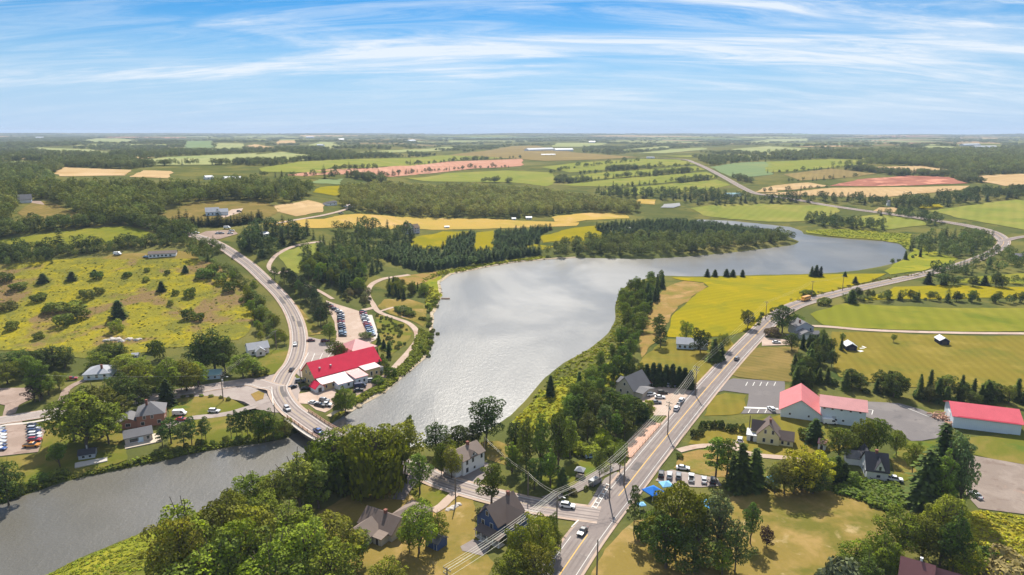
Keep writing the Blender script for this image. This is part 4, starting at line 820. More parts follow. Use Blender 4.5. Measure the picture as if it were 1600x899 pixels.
# ------------------------------------------------------------------ buildings
for nm, col, ro, ln in [('w_white',(.74,.74,.74),.7,(2,.22,.10)),('w_blue',(.048,.085,.20),.7,(2,.22,.25)),('w_tan',(.46,.41,.33),.75,(2,.22,.10)),('w_yellow',(.72,.64,.36),.7,(2,.22,.10)),('w_paleblue',(.60,.68,.73),.55,(0,.6,.06)),('w_navy',(.02,.022,.045),.8,None),
    ('w_grey',(.42,.44,.47),.7,(2,.22,.10)),('w_brick',(.34,.16,.11),.9,(2,.075,.12)),('w_pinkbeige',(.48,.40,.35),.75,(2,.22,.10)),('w_cream',(.58,.44,.22),.75,(2,.22,.10)),('w_lilac',(.46,.43,.48),.7,(2,.22,.10)),('w_skyblue',(.60,.70,.80),.7,(2,.22,.08)),
    ('r_brown',(.15,.115,.10),.9,(2,.16,.14)),('r_tan',(.23,.18,.15),.9,(2,.16,.12)),('r_grey',(.17,.165,.17),.9,(2,.16,.12)),('r_dark',(.055,.055,.065),.85,(2,.16,.15)),('r_pale',(.34,.35,.38),.8,(2,.16,.1)),('r_red',(.70,.025,.065),.42,(0,.45,.14)),('r_pink',(.55,.26,.25),.42,(0,.45,.10)),
    ('r_coral',(.60,.11,.135),.42,(0,.45,.10)),('r_salmon',(.54,.165,.16),.42,(0,.45,.10)),('r_white',(.52,.53,.55),.5,(0,.45,.06)),('r_palepink',(.50,.37,.37),.45,(0,.45,.06)),('r_teal',(.22,.36,.38),.6,None),('r_maroon',(.19,.085,.085),.8,(2,.16,.12)),('r_wood',(.24,.17,.12),.9,(2,.16,.12)),('brick',(.22,.09,.065),.9,None),('deck_wood',(.50,.42,.33),.85,(0,.14,.12)),('deck_red',(.46,.27,.19),.85,(0,.3,.12)),('door_dark',(.06,.05,.05),.6,None)]:
    M[nm] = plain(nm, col, ro, .09 if nm[0] != 'r' else .16, 2.0 if nm[0] != 'r' else 3.5, .3 if nm[0] != 'r' else .14, 0.0, ln)
def frame_of(A, B):
    a, b = G([A, B]); L = math.hypot(b[0]-a[0], b[1]-a[1]); return a, math.atan2(b[1]-a[1], b[0]-a[0]), L
def roof_ring(c0, c1, o, h, rh, t=.2):
    m = (c0+c1)/2; sl = rh/((c1-c0)/2); e = h-o*sl
    return [(c0-o, e), (m, h+rh), (c1+o, e), (c1+o, e+t), (m, h+rh+t), (c0-o, e+t)]
class House:
    def __init__(s, name, label, cat, A, B, group=None, sink=0.0):
        a, rz, s.L = frame_of(A, B); s.root = empty(name, (a[0], a[1], a[2]-sink), rz); tag(s.root, label, cat, group); s.rz = rz
    def block(s, x0, x1, y0, y1, h, rh, ridge, wall, roof, over=.4, z0=-1.2):
        mb = MB()
        if ridge in ('x', 'y') and rh > 0:
            c0, c1 = (y0, y1) if ridge == 'x' else (x0, x1); p = [(c0, z0), (c1, z0), (c1, h), ((c0+c1)/2, h+rh), (c0, h)]; rr = roof_ring(c0, c1, over, h, rh)
            if ridge == 'x': mb.hull([(x0, c, z) for c, z in p], [(x1, c, z) for c, z in p]); rm = MB().hull([(x0-over, c, z) for c, z in rr], [(x1+over, c, z) for c, z in rr])
            else: mb.hull([(c, y1, z) for c, z in p], [(c, y0, z) for c, z in p]); rm = MB().hull([(c, y1+over, z) for c, z in rr], [(c, y0-over, z) for c, z in rr])
        else:
            mb.box(x0, x1, y0, y1, z0, h); rm = MB(); o = over
            if ridge == 'hip':
                lx, ly = x1-x0+2*o, y1-y0+2*o; b = [(x0-o, y0-o, h), (x1+o, y0-o, h), (x1+o, y1+o, h), (x0-o, y1+o, h)]
                if lx >= ly: r0, r1 = (x0-o+ly/2, (y0+y1)/2, h+rh), (x1+o-ly/2+.01, (y0+y1)/2, h+rh); fs = [(0, 1, 5, 4), (1, 2, 5), (2, 3, 4, 5), (3, 0, 4), (3, 2, 1, 0)]
                else: r0, r1 = ((x0+x1)/2, y0-o+lx/2, h+rh), ((x0+x1)/2, y1+o-lx/2+.01, h+rh); fs = [(0, 1, 4), (1, 2, 5, 4), (2, 3, 5), (3, 0, 4, 5), (3, 2, 1, 0)]
                rm.v = b+[r0, r1]; rm.f = fs
            elif ridge == 'shed': rm.hull([(x0-o, y0-o, h+.02), (x1+o, y0-o, h+.02), (x1+o, y1, h+rh+.02), (x0-o, y1, h+rh+.02)], [(x0-o, y0-o, h+.18), (x1+o, y0-o, h+.18), (x1+o, y1, h+rh+.18), (x0-o, y1, h+rh+.18)])
            else: rm.box(x0-o, x1+o, y0-o, y1+o, h+.01, h+.2)
        w = mb.build('wall', M[wall], s.root); r = rm.build('roof', M[roof], s.root); s.last = (x0, x1, y0, y1, h, r); return w
    def opening(s, face, u, z, w, h, name='window', frame='trim', inner='glass'):
        x0, x1, y0, y1 = s.last[:4]; f = .10
        def bx(a, b, za, zb, d0, d1):
            if face == 'f': return MB().box(a, b, y0-d1, y0-d0, za, zb)
            if face == 'k': return MB().box(a, b, y1+d0, y1+d1, za, zb)
            if face == 'l': return MB().box(x0-d1, x0-d0, a, b, za, zb)
            return MB().box(x1+d0, x1+d1, a, b, za, zb)
        lo, hi = (x0, x1) if face in 'fk' else (y0, y1); c = lo+(hi-lo)*u
        fr = bx(c-w/2-f, c+w/2+f, z-f, z+h+f, -.02, .06).build(name, M[frame], s.root)
        bx(c-w/2, c+w/2, z, z+h, .0, .085).build('pane' if inner == 'glass' else 'door_leaf', M[inner], fr)
    def wins(s, face, us, z, w=1.0, h=1.3):
        for u in us: s.opening(face, u, z, w, h)
    def door(s, face, u, w=1.0, h=2.1, mat='door_dark', z=0.0): s.opening(face, u, z+.02, w, h, 'door', 'trim', mat)
    def chimney(s, x, y, z0, z1, mat='brick', w=.8):
        c = MB().box(x-w/2, x+w/2, y-w/2, y+w/2, z0, z1).box(x-w/2-.08, x+w/2+.08, y-w/2-.08, y+w/2+.08, z1+.002, z1+.16).build('chimney', M[mat], s.last[5])
    def part(s, name, mb, mat): return mb.build(name, M[mat], s.root)
    def porch(s, x0, x1, y0, y1, h, roof, nposts=4, deck='deck_wood'):
        s.part('porch_deck', MB().box(x0, x1, y0, y1-.01, -1.0, .25), deck)
        s.part('porch_roof', MB().hull([(x0-.2, y0-.3, h), (x1+.2, y0-.3, h), (x1+.2, y1-.02, h+.7), (x0-.2, y1-.02, h+.7)], [(x0-.2, y0-.3, h+.15), (x1+.2, y0-.3, h+.15), (x1+.2, y1-.02, h+.85), (x0-.2, y1-.02, h+.85)]), roof)
        for i in range(nposts):
            x = x0+.1+(x1-x0-.2)*i/(nposts-1); s.part('post', MB().box(x-.08, x+.08, y0+.02, y0+.18, .25, h+.02), 'trim')
        s.part('railing', MB().box(x0, x1, y0+.05, y0+.11, .95, 1.05).box(x0, x1, y0+.05, y0+.11, .45, .52), 'trim')

h = House('blue_house', 'two-storey navy blue house with brown gable roof and white porch', 'house', (745.5,830), (778,846)); L = h.L
h.block(0, L, 0, 11, 5.0, 4.3, 'y', 'w_blue', 'r_brown', .5); h.wins('f', (.30,.70), 3.3, 1.0, 1.4); h.opening('f', .5, 6.6, .9, 1.3); h.opening('f', .14, .8, 1.1, 1.5); h.chimney(L*.5, 9, 8.3, 10.2)
h.block(L*.5, L+3.6, 3.2, 9.8, 4.6, 3.2, 'x', 'w_blue', 'r_brown', .45); h.wins('r', (.3,.7), 1.0); h.wins('r', (.5,), 4.6)
h.block(-3.2, 0, 5, 9.5, 2.6, 1.4, 'x', 'w_blue', 'r_brown', .3); h.porch(1.6, L+2.6, -2.6, 0, 2.5, 'r_brown', 5)
h.part('steps', MB().box(L*.45, L*.45+1.6, -3.4, -2.62, -.6, .1).box(L*.45, L*.45+1.6, -4.0, -3.41, -.7, -.12), 'trim')
h = House('tan_house', 'tan bungalow with brown cross-gable roof beside dark trees', 'house', (562,829), (612,848)); L = h.L
h.block(0, L, 0, 8, 2.8, 2.9, 'x', 'w_tan', 'r_brown', .5); h.chimney(L*.55, 4, 5.5, 6.6)
h.block(.8, 7.4, -6, 0.5, 2.75, 2.6, 'y', 'w_tan', 'r_tan', .45); h.opening('f', .5, .8, 1.2, 1.3); h.wins('l', (.3,.7), .9)
h.block(L-6.5, L+1.5, 8, 17, 2.7, 2.3, 'hip', 'w_tan', 'r_tan', .45); h.block(L*.66, L*.66+3, -3, 0.2, 2.3, .5, 'shed', 'w_tan', 'r_tan', .3); h.door('f', .5)
h = House('garden_shed', 'dark blue garden shed with white-edged door under a tree', 'shed', (665,853.5), (684,862)); h.block(0, h.L, 0, 4, 2.3, 1.1, 'x', 'w_blue', 'r_grey', .3); h.opening('f', .82, .1, .9, 1.9, 'door', 'trim', 'w_blue')
h = House('white_house', 'white two-storey house with tan roof beside the village road', 'house', (724,745), (757,728)); L = h.L
h.block(0, L, 0, 8, 5.6, 2.5, 'x', 'w_white', 'r_tan', .4); h.wins('f', (.18,.45,.86), 3.6, .95, 1.5); h.wins('f', (.18,), .9, 1.1, 1.6); h.opening('f', .52, 1.0, .8, .9); h.wins('l', (.3,.7), 3.6); h.wins('l', (.3,.7), .9); h.chimney(L*.6, 4, 7.6, 9.2)
h.block(L*.34, L*.34+3.0, -.02, 4, 5.9, 1.5, 'y', 'w_white', 'r_tan', .3); h.opening('f', .5, 6.0, .7, .8); h.block(1.5, 5.5, 8, 11.5, 4.6, 1.6, 'y', 'w_white', 'r_tan', .3); h.block(-2.4, 0, 1.0, 7, 2.4, .4, 'flat', 'w_white', 'r_pale', .2)
h = House('grey_roofed_hall', 'steep grey-roofed tan hall beside the gravel lot', 'hall', (962,613), (989,621)); L = h.L
h.block(0, L, 0, 13, 3.2, 5.0, 'y', 'w_tan', 'r_grey', .5); h.wins('f', (.3,.7), 1.0); h.opening('f', .5, 4.4, 1.0, 1.2); h.block(L, L+4.2, 1.0, 10, 2.5, 1.0, 'x', 'w_tan', 'r_grey', .35); h.block(-3, 0, 5, 12, 2.8, 1.6, 'x', 'w_tan', 'r_grey', .35); h.door('r', .5)
h = House('pale_blue_cottage', 'pale blue cottage with grey roof below the yellow hay field', 'cottage', (1057,545.5), (1083,547)); L = h.L
h.block(0, L, 0, 8.5, 3.0, 2.3, 'x', 'w_skyblue', 'r_pale', .4); h.wins('f', (.2,.5,.8), .9, 1.2, 1.3); h.wins('l', (.35,.65), .9); h.block(L, L+7, 1, 7, 2.7, 1.6, 'x', 'w_white', 'r_pale', .3); h.door('f', .4)
h = House('yellow_farmhouse', 'pale yellow farmhouse with steep grey-brown roof and white porch', 'house', (1182,692.5), (1216.5,697.5)); L = h.L
h.block(0, L, 0, 8.5, 3.7, 4.2, 'y', 'w_yellow', 'r_brown', .4); h.wins('f', (.32,.68), .9, .9, 1.5); h.wins('f', (.36,.70), 4.3, .8, 1.4); h.chimney(L*.55, 3.2, 7.2, 8.8)
h.block(L, L+4.8, .8, 6.5, 2.5, 2.3, 'x', 'w_yellow', 'r_brown', .35); h.wins('f', (.25,.68), .8, .8, 1.2); h.block(-2.0, 2.5, 3, 8.3, 3.7, 3.0, 'x', 'w_yellow', 'r_brown', .35); h.block(-3.6, -.01, .8, 6, 2.3, .5, 'shed', 'w_white', 'r_white', .2); h.door('f', .5)
h = House('pink_roofed_shed', 'tiny garden shed with pink metal roof', 'shed', (1277.5,702), (1289,704.5)); h.block(0, h.L, 0, 4, 2.4, 1.0, 'x', 'w_white', 'r_pink', .25); h.door('f', .5, .9, 1.9)
h = House('gothic_house', 'white gothic house with charcoal roof and pointed dormer', 'house', (1353,748.5), (1387,752.5)); L = h.L
h.block(0, L, 0, 9, 3.3, 4.4, 'x', 'w_white', 'r_dark', .4); h.wins('l', (.25,.6), 1.0); h.opening('f', .55, 1.0, 1.1, .9); h.chimney(L*.5, 4.5, 7.2, 8.6)
h.block(L*.36, L*.36+3.0, -.03, 4.2, 3.6, 3.2, 'y', 'w_white', 'r_dark', .25); h.opening('f', .5, 3.6, .7, 1.3); h.block(-.4, 4, 9, 15, 2.8, 3.0, 'y', 'w_white', 'r_dark', .3); h.block(-4.5, -.41, 9.5, 14, 2.5, 1.8, 'x', 'w_white', 'r_grey', .3)
h = House('barn_hall', 'large pale blue barn hall with pink-red metal roof', 'barn', (1219,651.5), (1351,669)); L = h.L
h.block(0, 14.5, 0, 19, 3.5, 4.8, 'y', 'w_paleblue', 'r_salmon', .7); h.wins('f', (.24,.72), 1.5, .7, .8); h.door('l', .4, 3, 2.8, 'w_white')
h.block(14.5, L, .3, 12, 6.9, 2.4, 'x', 'w_paleblue', 'r_pink', .6); h.wins('f', (.08,.26,.46,.66,.87), 5.9, .8, .7); h.wins('f', (.09,.36,.52), 1.6, .8, .7); h.part('wall_mural', MB().box(14.5+4.2, 14.5+5.8, .14, .29, 2.4, 3.3), 'w_grey')
h = House('red_roofed_barn', 'long pale blue barn with bright coral-red metal roof', 'barn', (1488,668), (1594,681)); L = h.L
h.block(0, L, 0, 15, 4.9, 2.9, 'x', 'w_paleblue', 'r_coral', .7); h.opening('l', .5, .1, 4, 3.8, 'door', 'trim', 'w_white'); h.part('ridge_vent', MB().box(1, L-1, -.35, -.2, 4.85, 5.05), 'r_red')
h = House('grey_blue_house', 'grey-blue two-storey house with attached garage by the farm lane', 'house', (1250,531), (1283,530)); L = h.L
h.block(0, 8.2, 0, 6.2, 2.7, 1.9, 'y', 'w_grey', 'r_grey', .4); h.opening('f', .5, .1, 4, 2.2, 'door', 'trim', 'w_white'); h.block(.5, 10.5, 6.2, 16, 5.4, 2.6, 'y', 'w_grey', 'r_grey', .4); h.wins('f', (.82,), 3.4); h.wins('r', (.2,.5,.8), 3.6); h.wins('r', (.2,.5,.8), 1.0); h.chimney(3.5, 9, 7, 8.6)
h.block(8.2, L, 1.5, 6.2, 2.5, 1.2, 'x', 'w_grey', 'r_grey', .3); h.wins('f', (.3,.7), .9)
for A, B, d, lb in (((1322,548.5),(1338.5,549),6.5,'small navy field shed with white roof and scattered boards'), ((1468,539.5),(1483,540),6.5,'small navy field shed with white roof far down the hay field')):
    h = House('field_shed', lb, 'shed', A, B); h.block(0, h.L, 0, d, 2.5, 1.5, 'y', 'w_navy', 'r_white', .35); h.opening('f', .5, .05, 2.4, 2.1, 'door', 'w_navy', 'door_dark')
# the red-roofed shop by the pond
h = House('red_roofed_shop', 'long cream shop with bright red metal roof by the pond', 'shop', (493,607), (595,580)); L = h.L
h.block(0, L, 0, 12.5, 5.2, 5.4, 'x', 'w_cream', 'r_red', .5); h.wins('l', (.25,.5,.75), 1.2); h.wins('l', (.35,.65), 5.2, .9, 1.4); h.wins('f', (.90,.96), 2.8, 1.5, 1.6); h.wins('r', (.3,.7), 1.2)
for cx in (.12,.28): h.part('roof_vent', MB().box(L*cx-.4, L*cx+.4, 2.6, 3.4, 6.2, 8.3), 'r_palepink')
h.block(.6, L*.42, -5.2, -.02, 3.0, 1.6, 'shed', 'w_cream', 'r_palepink', .4); h.wins('f', (.15,.4,.7), 1.0, .9, 1.3); h.wins('l', (.5,), 1.0)
h.block(L*.19, L*.40, -9.2, -5.22, 2.5, .9, 'shed', 'w_white', 'r_palepink', .3); h.wins('f', (.25,.7), .8)
h.block(L*.44, L*.62, -9.5, -.02, 3.4, 1.1, 'shed', 'w_white', 'r_pink', .4); h.wins('f', (.3,.7), 1.0, .9, 1.2)
h.block(L*.66, L*.89, -5.5, -.02, 4.3, .7, 'shed', 'w_cream', 'r_palepink', .4); h.opening('f', .4, 1.0, 1.0, 2.0, 'door', 'trim', 'door_dark'); h.wins('f', (.75,), 1.3)
h.block(L*.89, L*.99, -3, -.02, 2.6, .4, 'flat', 'w_grey', 'r_grey', .2); h.block(-2.8, 1.4, -5.6, -.8, 2.3, 1.8, 'y', 'w_white', 'r_red', .5); h.door('f', .5, 1.6, 2.0)
h = House('pink_roofed_annex', 'annex with pale pink hipped metal roof behind the red-roofed shop', 'shop', (550,561), (588,551)); L = h.L
h.block(0, L, 0, 14, 3.4, 4.0, 'hip', 'w_cream', 'r_pink', .6); h.wins('f', (.2,.5,.8), 1.0); h.block(-5, 1, -2.5, 9, 3.0, 2.6, 'y', 'w_cream', 'r_coral', .4); h.wins('f', (.5,), 1.0)
h = House('small_white_house', 'small white house with pale roof beside the curving road', 'house', (389,557), (421,552)); L = h.L
h.block(0, L, 0, 8, 3.2, 2.4, 'x', 'w_white', 'r_pale', .4); h.wins('f', (.2,.5,.8), .9); h.block(L*.3, L*.75, -3, .2, 2.6, 1.8, 'y', 'w_white', 'r_pale', .3); h.wins('f', (.5,), .9)
h = House('hipped_grey_house', 'low grey-blue house with pale hipped roof behind big trees', 'house', (131,595), (172,592)); h.block(0, h.L, 0, 11, 2.8, 2.6, 'hip', 'w_paleblue', 'r_pale', .5); h.wins('f', (.2,.5,.8), .9); h.chimney(h.L*.65, 3, 3.6, 6)
h = House('brick_house', 'brick house with grey hipped roof and low grey garage', 'house', (215,669), (258,663)); L = h.L
h.block(0, L, 0, 10.5, 4.8, 3.5, 'hip', 'w_brick', 'r_grey', .5); h.wins('f', (.28,.56), 3.2, .9, 1.3); h.wins('f', (.2,.8), .9, 1.2, 1.3); h.chimney(3.6, 4, 6, 9.6); h.wins('r', (.3,.7), 1.0)
h.block(-6.4, 0, .5, 8.5, 2.7, 1.6, 'y', 'w_brick', 'r_grey', .4); h.wins('f', (.5,), .9, 1.6, 1.2); h.block(-10, -6.41, 3, 7, 2.2, .3, 'flat', 'w_white', 'r_tan', .3)
h = House('riverside_cottage', 'pink-beige riverside cottage with grey roof and long pale deck', 'cottage', (196,697), (239,688)); L = h.L
h.block(0, L, 0, 6.5, 2.9, 1.7, 'x', 'w_pinkbeige', 'r_grey', .4); h.opening('f', .33, .9, 3.0, 1.3); h.opening('f', .56, .1, 1.8, 2.1, 'door', 'trim', 'w_skyblue'); h.wins('f', (.84,), 1.0); h.part('deck', MB().box(-.3, L+2.6, -3.2, -.05, .0, .3), 'deck_wood'); h.part('deck_skirt', MB().box(-.1, L+2.4, -3.0, -2.8, -1.8, -.01), 'door_dark')
h.part('deck_wing', MB().box(L+.1, L+2.6, -.04, 5.5, .0, .28), 'deck_wood')
h = House('boathouse', 'small dark-roofed boathouse beside a pale concrete slab', 'shed', (123,720), (149,716)); h.block(0, h.L, 0, 4.5, 1.9, 1.2, 'x', 'w_grey', 'r_dark', .3); h.wins('f', (.3,.7), .7, .9, .8); h.part('chimney_pipe', MB().tube([(h.L*.5, 2.2, 2.5), (h.L*.5, 2.2, 4.4)], .22, 8), 'steel')
h = House('concrete_slab', 'pale concrete patio slab on the river bank', 'slab', (117,733), (168,722)); h.part('slab', MB().box(0, h.L, 0, 4.2, -1.2, .55), 'concrete')
h = House('mobile_home', 'long white mobile home with brown roof at the meadow top', 'house', (232,404), (275,401)); L = h.L; h.block(0, L, 0, 8, 2.9, 1.4, 'x', 'w_white', 'r_brown', .4); h.wins('f', (.08,.22,.36,.5,.64,.8), 1.0, 1.3, 1.2)
h = House('ranch_house', 'white ranch house with pale roof on a bare hilltop', 'house', (322,338), (357,337)); L = h.L
h.block(0, L*.6, 0, 10, 3.6, 3.4, 'x', 'w_skyblue', 'r_pale', .4); h.wins('f', (.2,.5,.8), 1.0, 1.3, 1.4); h.block(L*.6, L, 1, 9, 3.0, 2.6, 'x', 'w_skyblue', 'r_pale', .4); h.opening('f', .5, .1, 5, 2.3, 'door', 'trim', 'w_white')
h = House('hill_garage', 'white garage house with grey roof among hillside trees', 'house', (29,318), (50,317)); L = h.L; h.block(0, L, 0, 10, 3.4, 4.2, 'x', 'w_skyblue', 'r_grey', .5); h.opening('f', .3, .1, 4, 2.6, 'door', 'trim', 'w_white'); h.opening('f', .72, .1, 4, 2.6, 'door', 'trim', 'w_white'); h.block(-8, 0, 1, 8, 2.6, 1.5, 'x', 'w_grey', 'r_wood', .4)
h = House('lilac_farmhouse', 'tall pale lilac farmhouse among dark trees above the plantation', 'house', (636,366), (657,365)); L = h.L; h.block(0, L*.55, 0, 9, 6.2, 4.5, 'y', 'w_lilac', 'r_wood', .4); h.wins('f', (.3,.7), 1.0); h.wins('f', (.3,.7), 4.0); h.block(L*.55, L, 1, 8, 5.0, 3.4, 'x', 'w_lilac', 'r_wood', .4); h.wins('f', (.3,.7), 1.0); h.wins('f', (.3,.7), 3.4); h.chimney(L*.3, 4.5, 9, 12)
h = House('maroon_roofed_house', 'house with maroon twin roof half hidden at the thicket edge', 'house', (1402,928), (1452,943)); L = h.L; h.block(0, L, 0, 8, 4.6, 3.4, 'x', 'w_white', 'r_maroon', .4); h.chimney(L*.6, 4.5, 7.3, 8.8, 'trim', .5); h.block(L*.9, L+8, 2, 8, 3.6, 3.4, 'x', 'w_white', 'r_maroon', .4)
SMALL = [('white farm building beside a dark spruce', (512,322),(527,321), 6, 2.6, 'w_white','r_dark'), ('long pale shed on the golden field edge', (543,325),(560,324), 5, 2.0, 'w_white','r_palepink'), ('white cottage at the deciduous forest edge', (594,325),(604,324.5), 6, 3.5, 'w_white','r_pale'),
 ('white shed at the golden hay field edge', (800,344),(806,344), 4, 1.6, 'w_white','r_white'), ('white cottage beside the hay field wood', (822,343),(831,343), 5, 2, 'w_white','r_white'), ('teal-roofed farmhouse below the climbing road', (1136,308),(1158,307), 9, 4, 'w_white','r_teal'),
 ('white-gabled cottage in the dark river road trees', (1386,322),(1391,322), 8, 6, 'w_white','r_grey'), ('blue house on the slope by the highway bend', (1588,406),(1606,405), 8, 3, 'w_blue','r_grey'), ('white-roofed house deep in the hillside forest', (160,300),(175,299.5), 8, 2.5, 'w_white','r_white'),
 ('white sheds with pale roofs behind the hillside forest', (322,281),(334,280.5), 9, 3, 'w_white','r_white'), ('long white farm shed behind the hillside forest', (352,283),(378,282), 10, 3, 'w_white','r_white'), ('tiny white shed above the shrub meadow', (206,559),(215,558.5), 3, 1.2, 'w_white','r_pale'),
 ('green-tinged cottage hidden behind the roadside trees', (318,594),(344,592), 7, 2, 'w_skyblue','r_teal'), ('white camp building behind tall spruces', (410,371),(421,370), 6, 2.4, 'w_white','r_white'), ('small white shed beside the yellow clearing', (695,357),(702,357), 4, 1.5, 'w_white','r_white'),
 ('white shed in the plantation clearing', (980,360),(988,360), 5, 1.6, 'w_white','r_white'), ('white roadside house on the climbing road', (1010,248),(1022,248), 9, 3.4, 'w_white','r_pale'), ('pale house among the far village trees', (1132,246),(1142,246), 9, 3.4, 'w_white','r_pale'),
 ('pale far house right of the village trees', (1150,247),(1160,247), 9, 3.4, 'w_white','r_grey'), ('white far house beside the dark field', (1172,247),(1184,247), 9, 3.4, 'w_white','r_pale'), ('white far farmhouse below the long barns', (846,243),(868,243), 9, 2.5, 'w_white','r_white'),
 ('far white barn near the horizon forest', (1506,228.5),(1532,228), 20, 6, 'w_white','r_white'), ('lower far white barn beside the horizon forest', (1524,231.5),(1558,231.5), 20, 5, 'w_white','r_white'), ('long white poultry barn on the far ridge', (826,236.5),(866,235.5), 24, 6, 'w_white','r_white'),
 ('second long white barn on the far ridge', (868,236.5),(896,236.5), 24, 6, 'w_white','r_white'), ('tiny white barn on the hazy horizon', (56,217),(68,217), 30, 9, 'w_white','r_white'), ('white farm speck among horizon woods', (478,216),(490,216), 30, 9, 'w_white','r_white'), ('white farm shed below the horizon woods', (495,229),(504,229), 16, 6, 'w_white','r_white'),
 ('white barn among far bluish fields', (530,220),(538,220), 24, 8, 'w_white','r_white'), ('pale barn beside the far hedges', (640,222),(650,222), 24, 8, 'w_white','r_white'), ('white barn at the far forest edge', (920,224),(930,224), 24, 8, 'w_white','r_white'), ('white house in the far dark woods', (16,246.5),(28,246), 10, 4, 'w_white','r_white')]
for lb, A, B, dp, ht, wm, rf in SMALL:
    h = House('farm_building', lb, 'building', A, B); h.block(0, h.L, 0, dp, ht, dp*.22, 'x', wm, rf, .4)
    if ht < 6: h.wins('f', (.3,.7), ht*.3, max(.8, h.L*.07), ht*.4)

# ------------------------------------------------------------------ bridge, boardwalk and small yard things
def bridge():
    L = ROADLINES['side']; m = np.nonzero((L[:, 0] > on_plane([(462,646)], BRIDGE_Z)[0, 0]) & (L[:, 0] < on_plane([(522,684)], BRIDGE_Z)[0, 0]) & (L[:, 1] < 400))[0]; L = L[m[0]:m[-1]+1]
    c = L.mean(0); root = empty('bridge', (0, 0, 0)); tag(root, 'short concrete road bridge with reddish railings over the river', 'bridge')
    t = np.gradient(L, axis=0); t /= np.hypot(t[:, 0], t[:, 1])[:, None]; nr = np.stack([t[:, 1], -t[:, 0]], 1)
    for s in (-1, 1):
        def strip(o0, o1, z0, z1):
            mb = MB(); n = len(L)
            for i in range(n-1):
                q = [(*(L[k]+nr[k]*s*o), z) for z in (z0, z1) for k, o in ((i, o0), (i+1, o0), (i+1, o1), (i, o1))]; mb.hull(q[:4], q[4:])
            return mb
        strip(4.3, 4.75, 1.2, BRIDGE_Z+.35).build('girder', M['r_wood'], root); strip(4.45, 4.6, BRIDGE_Z+1.15, BRIDGE_Z+1.3).build('rail', M['deck_red'], root); strip(4.47, 4.58, BRIDGE_Z+.7, BRIDGE_Z+.82).build('rail', M['deck_red'], root)
        for i in range(0, len(L), 1):
            p = L[i]+nr[i]*s*4.53; MB().box(p[0]-.13, p[0]+.13, p[1]-.13, p[1]+.13, BRIDGE_Z+.40, BRIDGE_Z+1.4).build('post', M['deck_red'], root)
        strip(4.8, 6.2, BRIDGE_Z-.1, BRIDGE_Z+.12).build('walkway', M['concrete'], root) if s < 0 else None
    for k in (0, len(L)-1):
        a, b = L[k]-nr[k]*4.7, L[k]+nr[k]*4.7; d = t[k]*.5; MB().hull([(*(a-d), -3), (*(b-d), -3), (*(b+d), -3), (*(a+d), -3)], [(*(a-d), BRIDGE_Z-.05), (*(b-d), BRIDGE_Z-.05), (*(b+d), BRIDGE_Z-.05), (*(a+d), BRIDGE_Z-.05)]).build('abutment', M['concrete'], root)
bridge()
h = House('boardwalk', 'reddish timber boardwalk ramp beside the highway', 'boardwalk', (986,717), (1033,664)); L = h.L
h.part('deck', MB().box(0, L, 0, 5.2, -.8, .5), 'deck_red')
for y in (.05, 5.05):
    h.part('rail', MB().box(0, L, y, y+.1, 1.35, 1.45), 'deck_wood')
    for i in range(int(L/3)+1): h.part('post', MB().box(i*3, i*3+.12, y, y+.1, .5, 1.36), 'deck_wood')
def canopy(name, label, px, size, hgt, col, wall=False):
    p = G1(*px); root = empty(name, tuple(p), R(rng.uniform(10, 35))); tag(root, label, 'canopy'); s = size/2
    mb = MB(); mb.v = [(-s, -s, hgt), (s, -s, hgt), (s, s, hgt), (-s, s, hgt), (0, 0, hgt+size*.28), (-s, -s, hgt-.3), (s, -s, hgt-.3), (s, s, hgt-.3), (-s, s, hgt-.3)]; mb.f = [(0, 1, 4), (1, 2, 4), (2, 3, 4), (3, 0, 4), (5, 6, 1, 0), (6, 7, 2, 1), (7, 8, 3, 2), (8, 5, 0, 3)]
    r = mb.build('roof_cloth', M['cloth'], root); r.color = (*col, 1)
    for x in (-s+.06, s-.06):
        for y in (-s+.06, s-.06): MB().tube([(x, y, -.3), (x, y, hgt-.02)], .06, 6).build('pole', M['trim'], root)
    if wall:
        q = MB().box(-s+.1, s-.1, s-.12, s-.08, 0, hgt-.05).build('back_cloth', M['cloth'], root); q.color = (.7, .72, .74, 1)
canopy('market_canopy', 'vivid blue peaked canopy tent beside the highway', (1020,777), 5.0, 2.3, (.01,.14,.50)); canopy('market_canopy', 'pale sky-blue canopy tent behind the parked cars', (1040,766), 3.6, 2.2, (.22,.50,.72))
canopy('market_canopy', 'light blue canopy tent showing between big trees', (1108,797), 4.6, 2.3, (.12,.42,.72)); canopy('market_canopy', 'white-walled canopy with sky-blue top beside the yellow willow', (1207,760), 3.4, 2.8, (.16,.50,.78), True)
canopy('patio_canopy', 'pale grey patio canopy in front of the red-roofed shop', (532,607), 4.4, 2.3, (.62,.64,.70)); canopy('patio_umbrella', 'red umbrella canopy beside the grey-roofed hall', (1012,604), 3.0, 2.1, (.55,.03,.04)); canopy('market_canopy', 'small light blue canopy on the grass by the highway', (1002,796), 2.2, 1.8, (.25,.52,.78))
h = House('gazebo', 'small open gazebo with pale roof on the shady lawn', 'gazebo', (899,746), (910,748)); L = h.L
h.part('roof', MB().hull([(-.4, -.4, 2.5), (L+.4, -.4, 2.5), (L+.4, L+.4, 2.5), (-.4, L+.4, 2.5)], [(L/2-.3, L/2-.3, 3.5), (L/2+.3, L/2-.3, 3.5), (L/2+.3, L/2+.3, 3.5), (L/2-.3, L/2+.3, 3.5)]), 'r_pale')
for x in (0, L-.15):
    for y in (0, L-.15): h.part('post', MB().box(x, x+.15, y, y+.15, -.4, 2.5), 'wood_pole')
